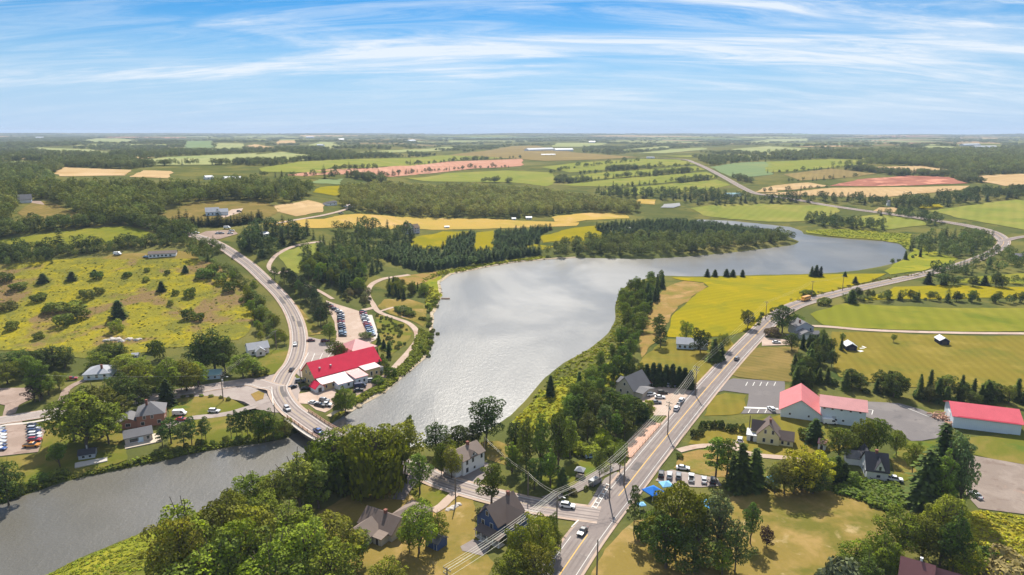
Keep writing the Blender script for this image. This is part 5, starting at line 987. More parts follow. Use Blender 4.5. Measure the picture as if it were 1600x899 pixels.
h.part('back_panel', MB().box(.2, L-.2, L-.14, L-.05, .3, 1.9), 'w_navy'); h.part('floor', MB().box(-.1, L+.1, -.1, L+.1, -.4, .15), 'deck_wood')
# woodpile, boards, stones
h = House('brush_pile', 'heap of reddish split logs behind the coral-roofed barn', 'woodpile', (1450,650), (1482,667))
for i in range(90):
    x, y, z = rng.uniform(0, h.L), rng.uniform(0, 7), rng.uniform(.1, 2.0); a = rng.uniform(0, 3.14); q = MB().tube([(x-math.cos(a)*.9, y-math.sin(a)*.9, z), (x+math.cos(a)*.9, y+math.sin(a)*.9, z+rng.uniform(-.2, .2))], rng.uniform(.15, .3), 6); h.part('log', q, 'deck_red')
for i, (x, y) in enumerate([(1347,545),(1350,543),(1343,549),(1346,550)]):
    p = G1(x, y); o = MB().box(-1.4, 1.4, -.4, .4, 0, .3).build('loose_board', M['w_white'], None); o.location = p; o.rotation_euler = (0, 0, rng.uniform(0, 3)); tag(o, 'white board lying in the grass beside the field shed', 'board', 'white boards by the field shed')
def rock(px, s, label, group, col='concrete'):
    p = G1(*px); bm = bmesh.new(); bmesh.ops.create_icosphere(bm, subdivisions=2, radius=1)
    for v in bm.verts: v.co *= 1+.28*math.sin(v.co.x*4+px[0])*math.cos(v.co.y*3.1+px[1]); v.co.z *= .7
    me = bpy.data.meshes.new('rock'); bm.to_mesh(me); bm.free(); o = link('rock', me, M[col]); o.location = p; o.scale = (s, s*.8, s*.8); o.rotation_euler = (0, 0, rng.uniform(0, 6)); tag(o, label, 'rock', group)
for q in [(700,797),(705,796),(709,793),(713,791),(717,789)]: rock(q, 1.1, 'pale boulder in the rockery beside the gravel drive', 'rockery boulders')
for q in [(168,533),(176,531),(184,531),(190,534),(202,531),(215,532)]: rock(q, 2.2, 'pale stone heap in the goldenrod meadow', 'meadow stone heaps')
SH = [(int(x), int(y)) for x, y in zip(np.linspace(690, 850, 15), np.interp(np.linspace(690, 850, 15), [690,705,760,800,850], [437,428.5,417.5,410.5,405.5]))]+[(686,445),(688,452),(689,458),(686,466),(680,476),(677,488),(676,500),(675,512),(673,530),(640,581),(600,614),(560,637),(545,645)]
for q in SH: rock(q, rng.uniform(.8, 1.5), 'pale shoreline boulder along the pond bank', 'pond bank boulders', 'shore')
p = G1(667,467); o = MB().hull([(-2, -1, -.2), (4, -1, -.2), (4, 1, -.2), (-2, 1, -.2)], [(-2, -1, .5), (4, -1, .5), (4, 1, .5), (-2, 1, .5)]).build('wooden_dock', M['r_wood'], None); o.location = on_plane([(694,467)], .2)[0]; tag(o, 'short brown wooden dock at the pond corner', 'dock')
# painted bays
def stripe(px, wdt=.22, mat='white_paint', name='parking_line', lift=.2):
    P = G(px)[:, :2]; L = dense(P, 2.0, False); ribbon(L, name, mat, -wdt/2, wdt/2, lift, PAINT, 2)
PAINT = empty('road_marking', (0, 0, 0)); tag(PAINT, 'white painted parking bay lines on the lots', 'road marking', kind='structure')
for a, b in [((492,553),(482,577)),((504,553),(493,577)),((517,553),(500,576)),((482,552),(469,577))]: stripe([a, b], .3)
for x in (1168,1179,1190,1200,1212): stripe([(x, 598), (x-3, 604)], .3)
for x in (1172,1186,1198): stripe([(x, 641), (x-3, 646.5)], .3)
stripe([(1163,638), (1216,640)], 1.6); stripe([(1355,641), (1364,642)], .3); stripe([(1364,642), (1362,649)], .3); stripe([(1405,634), (1450,652)], .3); stripe([(1450,652), (1462,651)], .3)
for k in range(6): stripe([(926+k*4.3, 793-k*7.0), (931+k*4.3, 795-k*7.0)], .6, lift=.3)
stripe([(924,795),(948,757)], .25, lift=.3); stripe([(931,797),(952,762)], .25, lift=.3); stripe([(893,825),(904,814)], .4, lift=.26)
stripe([(411,608),(425,609),(427,635)], .25, lift=.26); stripe([(400,609),(424,609)], .25, lift=.26)
# ------------------------------------------------------------------ vehicles
def prof(name, pts, w0, w1, bev=.06):
    """body: side outline pts (x, z) swept across the width; upper points drawn in to w1"""
    zmax = max(z for _, z in pts); zmin = min(z for _, z in pts); mb = MB()
    def ring(s): return [(x, s*(w0+(w1-w0)*((z-zmin)/(zmax-zmin))**2)/2, z) for x, z in pts]
    mb.hull(ring(1), ring(-1)); me = mb.mesh(name); return me
CAR = {}
def make_car(kind):
    P = []
    if kind == 'sedan': body = [(-2.3,.35),(-2.3,.78),(-1.9,.95),(1.0,.98),(2.1,.80),(2.3,.62),(2.3,.35)]; cab = [(-1.75,.94),(-1.1,1.40),(.15,1.42),(.95,.96)]; top = [(-1.12,1.41),(-.95,1.45),(.05,1.46),(.18,1.42)]; w, wh = 1.8, .33
    elif kind == 'suv': body = [(-2.3,.40),(-2.35,.95),(-2.2,1.05),(1.1,1.06),(2.15,.95),(2.3,.75),(2.3,.40)]; cab = [(-2.15,1.04),(-1.95,1.62),(.2,1.66),(1.0,1.05)]; top = [(-2.0,1.64),(-1.85,1.71),(.05,1.72),(.25,1.66)]; w, wh = 1.88, .37
    elif kind == 'pickup': body = [(-2.8,.50),(-2.8,1.08),(-.6,1.10),(1.6,1.12),(2.6,1.05),(2.75,.85),(2.75,.50)]; cab = [(-.75,1.08),(-.6,1.72),(.75,1.74),(1.5,1.10)]; top = [(-.65,1.73),(-.5,1.80),(.65,1.81),(.8,1.74)]; w, wh = 1.95, .40
    elif kind == 'van': body = [(-2.6,.40),(-2.65,2.05),(-2.5,2.2),(1.0,2.22),(1.5,1.95),(2.0,1.15),(2.6,.95),(2.65,.40)]; cab = [(.55,1.25),(.6,1.95),(1.42,1.94),(1.96,1.22)]; top = None; w, wh = 2.0, .36
    else: body = [(-4.6,.55),(-4.7,2.75),(-4.5,2.95),(3.2,2.95),(3.5,2.7),(3.6,1.5),(4.7,1.35),(4.8,.55)]; cab = [(-4.2,1.85),(-4.2,2.5),(3.3,2.5),(3.3,1.85)]; top = None; w, wh = 2.45, .48
    P.append(('body', prof('body', body, w, w*.93), 'paint')); P.append(('window_band', prof('window_band', cab, w*.90 if top else w*1.005, w*.74 if top else w*.985), 'glass'))
    if top: P.append(('car_roof', prof('car_roof', top, w*.76, w*.66), 'paint'))
    x1 = max(x for x, _ in body); x0 = min(x for x, _ in body); ax = (x0*.62, x1*.64)
    for x in ax:
        for s in (-1, 1): P.append(('wheel', MB().tube([(x, s*(w/2-.20), wh), (x, s*(w/2+.03), wh)], wh, 12).mesh('wheel'), 'tyre'))
    for s in (-1, 1): P.append(('headlight', MB().box(x1-.12, x1+.02, s*w*.36-.18, s*w*.36+.18, .66, .82).mesh('headlight'), 'lamp_glass')); P.append(('tail_light', MB().box(x0-.03, x0+.1, s*w*.38-.14, s*w*.38+.14, .72, .95).mesh('tail_light'), 'tail_glass'))
    if kind == 'pickup': P.append(('cargo_bed', MB().box(-2.7, -.85, -.78, .78, 1.085, 1.13).mesh('cargo_bed'), 'tyre'))
    for n_, me, mt in P: me.materials.append(M[mt])
    CAR[kind] = P
for k in ('sedan', 'suv', 'pickup', 'van', 'bus'): make_car(k)
COLR = {'white': (.78,.78,.77), 'silver': (.45,.46,.48), 'grey': (.16,.17,.18), 'black': (.018,.018,.02), 'red': (.30,.02,.025), 'maroon': (.11,.015,.02), 'blue': (.03,.08,.26), 'pale blue': (.30,.42,.55), 'orange': (.62,.24,.02), 'yellow': (.75,.33,.02), 'navy': (.02,.03,.08), 'teal': (.08,.26,.30)}
VN = {'sedan': 'car', 'suv': 'suv', 'pickup': 'pickup_truck', 'van': 'van', 'bus': 'school_bus'}
def put_car(kind, colour, pos, ang, label, group=None):
    root = empty(VN[kind], tuple(pos), ang); tag(root, label, VN[kind].replace('_', ' '), group); full = px_size(pos) < .30
    for n_, me, mt in CAR[kind]:
        o = link(n_, me, None, root)
        if mt == 'paint': o.color = (*COLR[colour], 1)
def park(rows, where, group):
    """(kind, colour, x, y, heading in degrees)"""
    P = G([(r[2], r[3]) for r in rows])
    for r, p in zip(rows, P):
        z = p[2]+.10+.00035*math.hypot(p[0], p[1]); put_car(r[0], r[1], (p[0], p[1], z), R(r[4]), f'{r[1]} {VN[r[0]].replace("_", " ")} {where}', f'{r[1]} {VN[r[0]].replace("_", " ")} {group}')
def drive(key, kind, colour, px, side, label, rev=False):
    L = ROADLINES[key]; p = G1(*px)
    if 425 < px[0] < 530 and px[1] > 620: p = on_plane([px], BRIDGE_Z)[0]
    i = int(np.argmin(np.hypot(*(L-p[:2]).T))); i = min(max(i, 1), len(L)-2); t = L[i+1]-L[i-1]; a = math.atan2(t[1], t[0])+(math.pi if rev else 0)
    t = t/np.hypot(*t); nr = np.array([t[1], -t[0]]); c = L[i]+nr*side; _, z = ribbon_pts(L[i-1:i+2], side-.01, side+.01, 2, .25)
    put_car(kind, colour, (c[0], c[1], float(z[1, 0])), a, label)
drive('side', 'sedan', 'white', (463,540), -1.9, 'white car driving down the curving village road', True); drive('side', 'sedan', 'black', (444,581), 1.8, 'dark car driving round the village road bend')
drive('side', 'suv', 'silver', (454,641), -1.6, 'silver suv approaching the bridge', True); drive('side', 'pickup', 'blue', (489,677), -1.9, 'blue pickup truck with pale cargo on the bridge', True); drive('side', 'suv', 'white', (886,801), 1.8, 'white suv turning into the highway junction', True)
drive('main', 'sedan', 'black', (903,832), -1.6, 'dark car at the highway junction', True); drive('main', 'suv', 'grey', (1155,563), 2.0, 'grey suv driving up the highway past the brown field'); drive('main', 'bus', 'yellow', (1263,472), -1.9, 'yellow school bus on the highway by the hay field', True)
park([('suv','black',457,608,70)], 'stopped at the roadside by the red-roofed shop', 'by the shop')
park([('van','grey',930,757,48)], 'parked under the roadside tree', 'by the gazebo lane'); park([('sedan','pale blue',924,716,10)], 'on the lawn behind the gazebo', 'on the gazebo lawn')
park([('sedan','silver',1033,602,95),('suv','silver',1043,603.5,95),('sedan','pale blue',1054,604,95),('sedan','black',1063,605,95),('suv','grey',1073,606.5,95)], 'parked under the row of dark spruces', 'under the spruces')
park([('suv','white',1017,619,20),('suv','black',1035,616,5),('sedan','white',1031,623,-5),('sedan','grey',1025,631,-5)], 'parked nose-in beside the grey-roofed hall', 'by the hall')
park([('suv','white',1065,628,62),('sedan','black',1061,634,62),('suv','white',1057,641,62)], 'parked in line along the highway edge', 'along the highway edge')
park([('suv','black',1033,744,75),('suv','silver',1046,746,75),('suv','grey',1060,747,75),('pickup','white',1080,750,75),('sedan','silver',1100,753,75),('suv','black',1114,754,70)], 'parked in the row behind the blue canopies', 'behind the canopies')
park([('sedan','white',1067,734,-12)], 'parked alone on the weedy verge', 'on the verge'); park([('suv','white',1205,642,95)], 'parked in a bay of the barn hall lot', 'in the barn lot'); park([('van','white',1296,663,-8)], 'parked against the barn hall wall', 'at the barn wall')
park([('suv','white',1156,690,70)], 'parked beside the yellow farmhouse porch', 'at the farmhouse'); park([('pickup','white',1396,752,-20)], 'parked at the end of the white gothic house', 'at the gothic house'); park([('sedan','silver',1524,777,95)], 'parked alone on the dirt lot', 'on the dirt lot')
park([('pickup','silver',1236,526,-5)], 'parked beside the grey-blue house garage', 'at the grey-blue house'); park([('sedan','white',1213,537,-5)], 'parked on the gravel drive below the round shrub', 'on the gravel drive')
park([('sedan',c,x,y,4) for c, x, y in (('grey',-2,673),('blue',0,677.5),('white',0,682.5),('silver',0,687.5),('silver',0,693),('navy',0,698.5),('blue',0,704))], 'parked in the first row of the dirt car lot', 'first car lot row')
park([('suv',c,x,y,8) for c, x, y in (('black',53,668.5),('silver',53.5,672.5),('navy',54,677),('white',54.5,681.5),('silver',55,686),('red',55,690.5))], 'parked in the second row of the dirt car lot', 'second car lot row'); park([('pickup','orange',50,699,6)], 'parked at the end of the dirt car lot', 'car lot end')
park([('van','white',281,649,5)], 'parked beside the brick house', 'at the brick house'); park([('sedan','red',284,658,6)], 'parked in front of the white van', 'before the van'); park([('suv','white',335,645,-4)], 'on the curved lawn of the brick house', 'on the curved lawn')
park([('sedan','maroon',486,534,12),('suv','maroon',508,535,12)], 'parked at the entrance of the red-roofed shop lot', 'at the lot entrance'); park([('sedan','teal',508,566,50)], 'parked against the long red roof', 'beside the shop'); park([('suv','grey',469,598,15)], 'parked at the shop gable end', 'at the shop gable'); park([('sedan','black',479,609,5)], 'parked in the little fenced garden by the shop entrance', 'by the entrance')
park([('suv','silver',581,597,15),('van','navy',563,606,20),('sedan','black',560,612,20)], 'parked in the service yard behind the shop', 'service yard')
park([('sedan','white',490,632,-15),('suv','grey',507,628,-15),('suv','black',500,636,-8),('pickup','white',509,635,-8)], 'parked in the gravel lot by the bridge', 'bridge lot')
mixc = ['white','silver','grey','black','white','blue','silver','red','white','grey','navy','silver','pale blue']
def row(line, n, ang, where, group):
    L = smooth_line(G(line), 1.0); s = np.concatenate([[0], np.cumsum(np.hypot(*np.diff(L, axis=0).T))])
    for i in range(n):
        t = s[-1]*(i+.5)/n; c = (np.interp(t, s, L[:, 0]), np.interp(t, s, L[:, 1])); k = ('sedan', 'suv', 'suv')[rng.integers(3)]; col = mixc[rng.integers(len(mixc))]; z = H(*c)+.12+.00035*math.hypot(*c)
        put_car(k, col, (*c, z), R(ang+rng.normal(0, 2)), f'{col} {VN[k]} parked in the {where}', f'{col} {VN[k]} {group}')
row([(514,477),(522,484),(532,491),(533,505),(535,518),(536,528)], 15, 5, 'long row beside the pine belt', 'pine belt row'); row([(567,488),(569,496),(573,506),(578,517),(582,527)], 14, 10, 'long row beside the white stone path', 'stone path row')
park([('pickup','white',306,366,5),('sedan','white',341,366,20),('sedan','silver',346,366,20),('sedan','white',360,366,20),('sedan','white',362,362,20),('van','white',355,358,0)], 'parked in the dirt yard below the spruce windbreak', 'windbreak yard')
park([('suv','black',374,332,0)], 'parked beside the white ranch house', 'at the ranch house'); park([('van','white',184,399,-4)], 'parked on the mown lawn by the shrubs', 'by the mobile home'); park([('sedan','pale blue',229,403,0)], 'parked at the corner of the mobile home', 'mobile home corner'); park([('pickup','grey',533,335,30)], 'parked on the golden field lane', 'on the field lane')
park([('sedan','red',113,594,20)], 'parked beside the low grey-blue house', 'at the hipped house'); park([('sedan','black',2,683,90)], 'parked at the yard edge', 'yard') if False else None

# ------------------------------------------------------------------ poles and wires
POLE = {}
def pole(key, px, ty, label, arms=1, lamp=False, tr=False, group=None, ang=0.0, h=None):
    p = G1(*px); hh = h or height_at(p, ty); root = empty('utility_pole', tuple(p), ang); tag(root, label, 'utility pole', group)
    MB().tube([(0, 0, -.5), (0, 0, hh*.5), (0, 0, hh)], [.24, .20, .15], 8).build('pole_shaft', M['wood_pole'], root)
    for i in range(arms): MB().box(-1.3, 1.3, -.07, .07, hh-.55-i*1.4, hh-.38-i*1.4).build('crossarm', M['wood_pole'], root); [MB().tube([(x, 0, hh-.38-i*1.4), (x, 0, hh-.1-i*1.4)], .06, 6).build('insulator', M['steel'], root) for x in (-1.2, -.45, .45, 1.2)]
    if tr: MB().tube([(.45, 0, hh-3.2), (.45, 0, hh-2.1)], .32, 10).build('transformer', M['steel'], root)
    if lamp: MB().tube([(0, 0, hh-1.6), (1.4, 0, hh-1.0), (2.4, 0, hh-1.0)], .05, 6).build('lamp_arm', M['steel'], root); MB().box(2.2, 3.0, -.15, .15, hh-1.12, hh-.95).build('lamp_head', M['lamp_glass'], root)
    POLE[key] = (p, hh, ang); return root
mdir = R(-42)
pole('m0', (700,960), 0, 'wooden power pole beside the blue house drive', 2, h=12.5, ang=mdir); pole('m1', (870,813), 768, 'tall wooden power pole with crossarms at the junction hedge', 2, True, ang=mdir); pole('m2', (952,783), 705, 'tall wooden power pole beside the hatched crossing', 2, False, True, ang=mdir, h=13.5)
pole('m3', (1043,680), 622, 'wooden power pole at the hall parking lot corner', 2, False, True, ang=mdir, h=13.5); pole('m4', (1086,618), 562, 'wooden power pole with wide crossarms beside the spruce row', 2, ang=mdir, h=13.5); pole('m5', (1196,500), 462, 'slim power pole by the yellow hay field', 1, ang=mdir, h=11.5); pole('m6', (1268,465), 430, 'slim power pole near the school bus', 1, ang=mdir, h=11.5); pole('m7', (1316,455), 424, 'slim power pole on the highway curve', 1, ang=mdir, h=11)
pole('s1', (975,760), 700, 'bare wooden pole beside the highway opposite the canopies', 0, ang=mdir, h=12); pole('s2', (932,915), 815, 'tall bare wooden pole on the parched lawn edge', 0, h=13)
pole('v1', (825,776), 740, 'wooden pole beside the village road hedge', 0, h=8.5); pole('v2', (757,712), 690, 'slim pole behind the white two-storey house', 0, h=7.5); pole('v3', (712,789), 752, 'wooden pole beside the gravel drive', 0, False, h=9)
pole('w1', (349,627), 580, 'wooden power pole with street lamp at the west road', 1, True, True, ang=R(5), h=12); pole('w2', (62,627), 585, 'pale wooden pole beside the dirt yard pine', 1, ang=R(5), h=12); pole('w3', (431,668), 628, 'bare wooden pole at the bridge trees', 0, h=10); pole('w4', (470,600), 575, 'thin pole at the shop gable', 0, h=7); pole('w5', (432,545), 525, 'wooden pole beside the curving road', 1, ang=R(60), h=10); pole('f1', (1170,680), 645, 'leaning pale pole beside the clipped hedge', 0, h=8)
def wire(a, b, label, group, r=.045, sag=.9):
    pts = [tuple(np.array(a)*(1-t)+np.array(b)*t-np.array([0, 0, sag*4*t*(1-t)])) for t in np.linspace(0, 1, 14)]
    tag(MB().tube(pts, r, 4).build('power_wire', M['wire'], None), label, 'power wire', group)
def tip(k, off, dz): p, h, a = POLE[k]; return (p[0]+off*math.cos(a), p[1]+off*math.sin(a), p[2]+h+dz)
def string(ks, slots, label, group, r=.045):
    for a, b in zip(ks[:-1], ks[1:]):
        for o, dz in slots: wire(tip(a, o, dz), tip(b, o, dz), label, group, r)
string(['m0','m1','m2','m3','m4'], [(-1.2,-.1),(-.45,-.1),(.45,-.1),(1.2,-.1),(-1.2,-1.5),(1.2,-1.5)], 'pale power wire strung along the highway poles', 'highway power wires', .036)
string(['m4','m5','m6','m7'], [(-1.2,-.1),(0,-.1),(1.2,-.1)], 'thin power wire along the yellow hay field', 'hay field power wires', .02); string(['m1','v1','v2'], [(0,-.1),(.3,-1.0)], 'power wire crossing to the white two-storey house', 'village road wires', .03)
string(['w2','w1'], [(-1.2,-.1),(1.2,-.1)], 'thin power wire along the west road', 'west road wires', .02); string(['w1','w5'], [(-1.2,-.1),(1.2,-.1),(0,-.1)], 'thin wire from the street lamp to the curving road', 'curving road wires', .02)
# low hedge and sign
# ------------------------------------------------------------------ single trees, read off the photo
YG = (.165,.175,.022); DK = (.066,.088,.017); MG = (.108,.145,.020)
T([('m',300,915,785,95),('m',355,885,772,80),('m',278,902,826,58),('m',405,905,792,95),('m',455,895,788,90),('m',520,895,802,95),('m',330,960,838,110),('m',430,965,845,115),('m',520,950,850,90),('m',268,962,866,66),('m',290,950,812,90),('m',480,930,812,90),('m',380,940,812,100),('m',560,880,828,42)],
  ['leafy tree on the river edge of the big grove above the reed bank','tallest pale-topped tree on the river edge of the big grove','leafy tree at the reed bank tip of the big grove','broad leafy tree in the middle row of the big grove','leafy tree in the big grove facing the tan house lawn','outermost leafy tree of the big grove beside the tan house','massive tree deep inside the big grove behind the reeds','massive tree at the lawn-side heart of the big grove','leafy tree of the big grove overhanging the sunlit lawn','leafy tree of the big grove beside the small riverside lawn','leafy tree between the reed bank and the grove heart','leafy tree tucked behind the outermost tree of the grove','leafy tree filling the middle of the big grove','small leafy tree against the tan house gable'], 'lower river grove')
T([('m',605,945,872,60)], 'low leafy tree at the sunlit lawn edge', 'lawn edge tree')
T([('m',398,790,738,62),('m',432,800,735,58),('t',470,800,706,66),('t',498,795,722,46),('m',420,830,770,60),('m',365,810,765,50)],
  ['leafy tree leaning over the river above the big grove','rounded tree between the river and the tan house lawn','tallest upright tree between the river and the tan house lawn','upright tree at the shaded corner of the tan house lawn','low tree joining the big grove to the river row','small tree overhanging the river at the grove edge'], 'river row trees')
T([('w',525,762,672,88),('w',588,768,660,106),('m',560,750,664,80),('m',505,748,690,62),('m',628,738,656,66)],
  ['drooping tree touching the bridge end','largest drooping tree with curtain-like foliage over the village road','leafy tree behind the largest drooping tree','rounded tree hanging over the river beside the bridge','leafy tree between the drooping trees and the pond'], 'drooping bridge trees')
T([('a',656,772,706,46)], 'loose-crowned shade tree on the front lawn with bare trunk', 'shade tree'); T([('m',655,864,784,60),('m',684,850,800,36),('m',640,862,815,36)], ['dark leafy tree in front of the tan house','small leafy tree above the garden shed','low leafy tree against the tan house wall'], 'shed trees')
T([('m',682,712,658,44,DK),('m',760,692,620,62,DK),('m',716,706,664,44,DK),('m',700,720,682,34),('m',738,700,660,40,DK),('t',640,705,648,22,DK)], ['dark tree on the pond bank left of the white house roof','tallest dark round tree on the pond bank behind the white house','dark tree directly behind the white house gable','pale leafy tree beside the white house porch','dark tree beside the tallest pond bank tree','slim dark tree rising behind the drooping bridge trees'], 'pond bank trees')
T([('m',706,748,697,34),('m',690,742,692,28)], ['dark tree pressed against the white house end','leafy tree beside the village road in front of the white house'], 'white house trees'); T([('t',768,788,722,48,MG)], 'broad cone-shaped leafy tree above the village road', 'cone tree')
T([('t',800,738,690,34,MG),('t',822,742,652,36),('t',846,742,646,36),('t',872,740,640,40),('t',890,715,650,34),('m',805,712,655,40,DK),('t',860,760,700,36,MG),('m',835,765,715,36,DK),('s',879,768,730,24)],
  ['low feathery tree at the clump edge beside the golden clearing','tall feathery tree in the clump above the village road','tall feathery tree in the clump above the village road','broadest tall feathery tree beside the yellow-green shrubs','feathery tree on the pond side of the clump','dark round tree at the pond side of the feathery clump','bright low tree in front of the feathery clump','dark low tree behind the village road pole','pointed dark evergreen on the gazebo lawn'], 'village road clump')
T([('m',845,890,806,56),('m',815,905,822,52),('m',858,858,798,32),('m',800,930,858,60),('m',835,930,850,56),('m',866,870,820,30)], ['bushy tree in the junction corner hedge','bushy tree in front of the blue house porch','small tree beside the junction pole','bushy tree below the blue house drive under the wires','bushy tree at the kerb of the junction corner','small round tree nearest the junction kerb'], 'blue house trees')
T([('a',937,753,700,32),('a',968,738,696,26)], ['small round roadside tree shading the parked van','small round tree beside the boardwalk end'], 'van trees'); T([('b',940,700,672,34,(.22,.26,.015)),('b',905,706,688,30,(.17,.22,.02)),('b',922,712,694,28,(.16,.21,.02)),('b',880,704,680,30,MG),('b',955,712,690,24,(.13,.17,.02)),('b',968,706,686,24,(.12,.16,.02))], 'bright yellow-green shrub below the highway wires', 'yellow-green shrubs')
T([('p',903,668,616,36,DK),('m',930,664,612,40,DK),('p',952,672,606,42,DK),('m',974,668,612,40,DK),('p',990,664,620,36,DK),('s',1003,658,628,28),('m',918,688,640,36,DK),('p',945,686,632,34),('m',976,684,642,32,DK),('t',962,688,640,30,MG),('t',1014,654,624,22,YG),('m',888,680,640,32,DK)], ['dark pine at the pond end of the hall grove','dark round tree behind the pond-end pine of the hall grove','tallest dark pine in the hall grove','dark round tree below the hall gable','dark pine beside the gravel lot edge','small spruce beside the parked cars of the hall','dark round tree on the weedy slope of the hall grove','dark pine above the yellow-green shrubs','dark round tree beside the boardwalk','bright slim tree inside the hall grove','bright slim tree at the gravel lot corner','dark round tree nearest the feathery clump'], 'hall grove')
T([('n',1010,600,568,17),('n',1020,602,566,17),('n',1029,603,567,18),('n',1040,603,569,17),('n',1050,604,568,17),('n',1060,605,572,16),('n',1069,606,574,16),('n',1078,608,578,16),('m',1000,598,566,18,DK),('m',988,594,566,20,DK),('m',976,592,568,18,DK)], 'dark columnar spruce in the row beside the gravel lot', 'gravel lot spruce row')
T([('m',1054,872,754,84,(.155,.152,.016)),('t',1086,866,772,60,(.11,.12,.016)),('t',1118,872,766,56,(.125,.15,.06)),('m',1022,852,790,50),('m',1128,898,845,40,(.15,.17,.02)),('m',1085,895,818,84,DK),('m',1148,895,812,46,(.09,.12,.035)),('m',1040,888,805,72,DK)],
  ['tallest golden-topped tree of the clump on the parched lawn','dark upright tree in the middle of the parched lawn clump','grey-green upright tree of the parched lawn clump','small tree of the clump beside the highway pole','round bright green small tree at the foot of the lawn clump','dark broad tree low in the parched lawn clump','grey-green tree facing the slender lawn tree','dark tree of the clump behind the ragged pine'], 'parched lawn clump')
T([('p',990,835,757,24)], 'thin ragged pine beside the highway edge', 'ragged pine'); T([('b',1012,835,812,26,MG),('b',1000,842,822,20,MG)], 'low shrub under the ragged pine', 'ragged pine shrubs')
T([('a',1172,850,783,36,(.10,.16,.028))], 'lone slender green tree on the parched lawn', 'slender tree'); T([('m',1197,855,821,22,(.030,.018,.022))], 'small dark purple-leaved tree on the parched lawn', 'purple tree')
T([('p',1118,748,682,40,MG),('p',1135,748,684,36,MG)], ['spreading green pine behind the silver car','spreading green pine beside the dense cedars'], 'spreading pines'); T([('n',1156,768,692,32,DK),('n',1178,764,700,30,DK),('n',1144,764,706,20,DK)], ['tallest dense dark cedar behind the parched lawn','dense dark cedar beside the olive billowing tree','slim dark cedar beside the spreading pine'], 'dense cedars')
T([('m',1252,766,702,68,(.26,.25,.014)),('m',1225,772,715,48,(.15,.15,.025)),('m',1275,760,706,58,(.30,.28,.014)),('m',1240,772,728,40,DK),('m',1270,772,735,46,DK),('m',1210,772,726,30,(.12,.125,.035)),('m',1296,752,715,36,MG)],
  ['tallest billowing yellow-green tree behind the parched lawn','olive billowing tree beside the white-walled canopy','bright yellow tree below the pink-roofed shed','dark low tree under the tallest billowing tree','dark low tree under the bright yellow tree','olive tree hiding the white-walled canopy','green tree between the yellow tree and thin conifers'], 'billowing trees')
T([('n',1306,752,712,17),('n',1318,752,722,15),('m',1332,760,735,22,MG)], ['taller thin dark conifer beside the white gothic house','shorter thin dark conifer beside the white gothic house','round light tree at the gothic house gable'], 'gothic house conifers'); T([('s',1272,692,654,28),('b',1255,684,668,16)], ['pointed dark spruce below the barn hall wall','round bush beside the barn wall spruce'], 'barn wall spruce')
T([('m',1310,716,668,48,MG),('m',1350,710,656,40),('m',1370,710,654,36),('m',1400,712,670,26),('s',1335,692,664,24),('s',1345,690,666,22),('m',1330,700,672,30,DK)], ['broad light green tree beside the pink-roofed shed','leafy tree behind the gothic house roof','leafy tree beside the dark asphalt lot','small leafy tree at the lower asphalt lot edge','dark spruce against the barn hall wing','dark spruce at the barn hall wing corner','dark tree between the pink-roofed shed and barn wing'], 'barn hall trees')
T([('s',1442,792,702,52,(.07,.095,.026)),('s',1463,776,660,42),('t',1488,790,676,44,(.10,.135,.045)),('t',1470,800,700,40),('t',1500,800,700,34,(.11,.14,.05)),('m',1425,740,690,24),('m',1480,730,680,26,MG)], ['broad shaggy spruce below the gothic house lawn','tallest dark spruce beside the dirt lot','tall grey-green poplar overhanging the dirt lot','tall leafy tree between spruce and poplar','slim grey-green poplar at the dirt lot edge','small round tree on the gothic house lawn','light green tree at the coral-roofed barn corner'], 'dirt lot line')
T([('m',1402,872,795,66),('m',1440,876,805,60),('m',1472,866,770,62,(.17,.165,.02)),('m',1376,895,832,50),('m',1468,884,815,56,DK),('m',1388,905,850,40),('m',1488,895,800,44,DK),('m',1510,905,850,40)], ['dense leafy tree at the parched lawn side of the thicket','dense leafy tree in the middle of the thicket','tallest yellow-tinged tree of the thicket below the poplars','low tree of the thicket at the lawn corner','dark tree of the thicket beside the goldenrod','leafy tree touching the maroon roof','dark tree between the thicket and the dirt lot','low tree beside the maroon roof gable'], 'maroon roof thicket')
T([('m',1332,905,842,50),('m',1350,930,870,50,DK)], ['dark leafy tree at the parched lawn corner','darkest low tree below the parched lawn corner'], 'lawn corner trees'); T([('b',1320,925,868,62,(.13,.16,.085))], 'silvery-green shrub at the parched lawn corner', 'silvery shrub'); T([('b',1575,920,868,60,(.17,.14,.06)),('b',1548,880,858,30,DK)], ['big brownish thicket shrub among the goldenrod','dark green shrub among the goldenrod'], 'goldenrod shrubs')
# left bank
T([('m',116,690,606,62,(.115,.13,.017)),('m',160,684,598,72,(.12,.135,.017)),('m',136,702,616,84,(.125,.14,.017)),('m',170,694,625,50,(.11,.125,.017))], ['huge tree beside the reddish dirt driveway','tallest huge tree beside the brick house garage','broad low huge tree shading the river lawn','dark lower tree between the huge trees and the brick house'], 'car lot giants'); T([('m',196,642,582,50,DK),('m',222,636,592,32,DK),('m',180,640,595,36,DK)], 'dark pine-like tree beside the brick house garage', 'garage trees'); T([('s',262,633,592,27)], 'neat cone-shaped spruce on the brick house lawn', 'neat spruce')
T([('a',94,730,692,28)], 'thin grey sapling on the shaded river lawn', 'grey sapling'); T([('m',14,790,722,48,DK),('m',-8,792,735,40,DK)], ['dark tree overhanging the lower river bank corner','lower dark tree behind the river bank corner tree'], 'bank corner trees'); T([('b',x,y,t,w_) for x, y, t, w_ in ((56,756,743,18),(70,752,738,20),(85,748,734,20),(100,744,732,18),(30,770,756,16))], 'dark rounded shrub on the lower river bank', 'river bank shrubs')
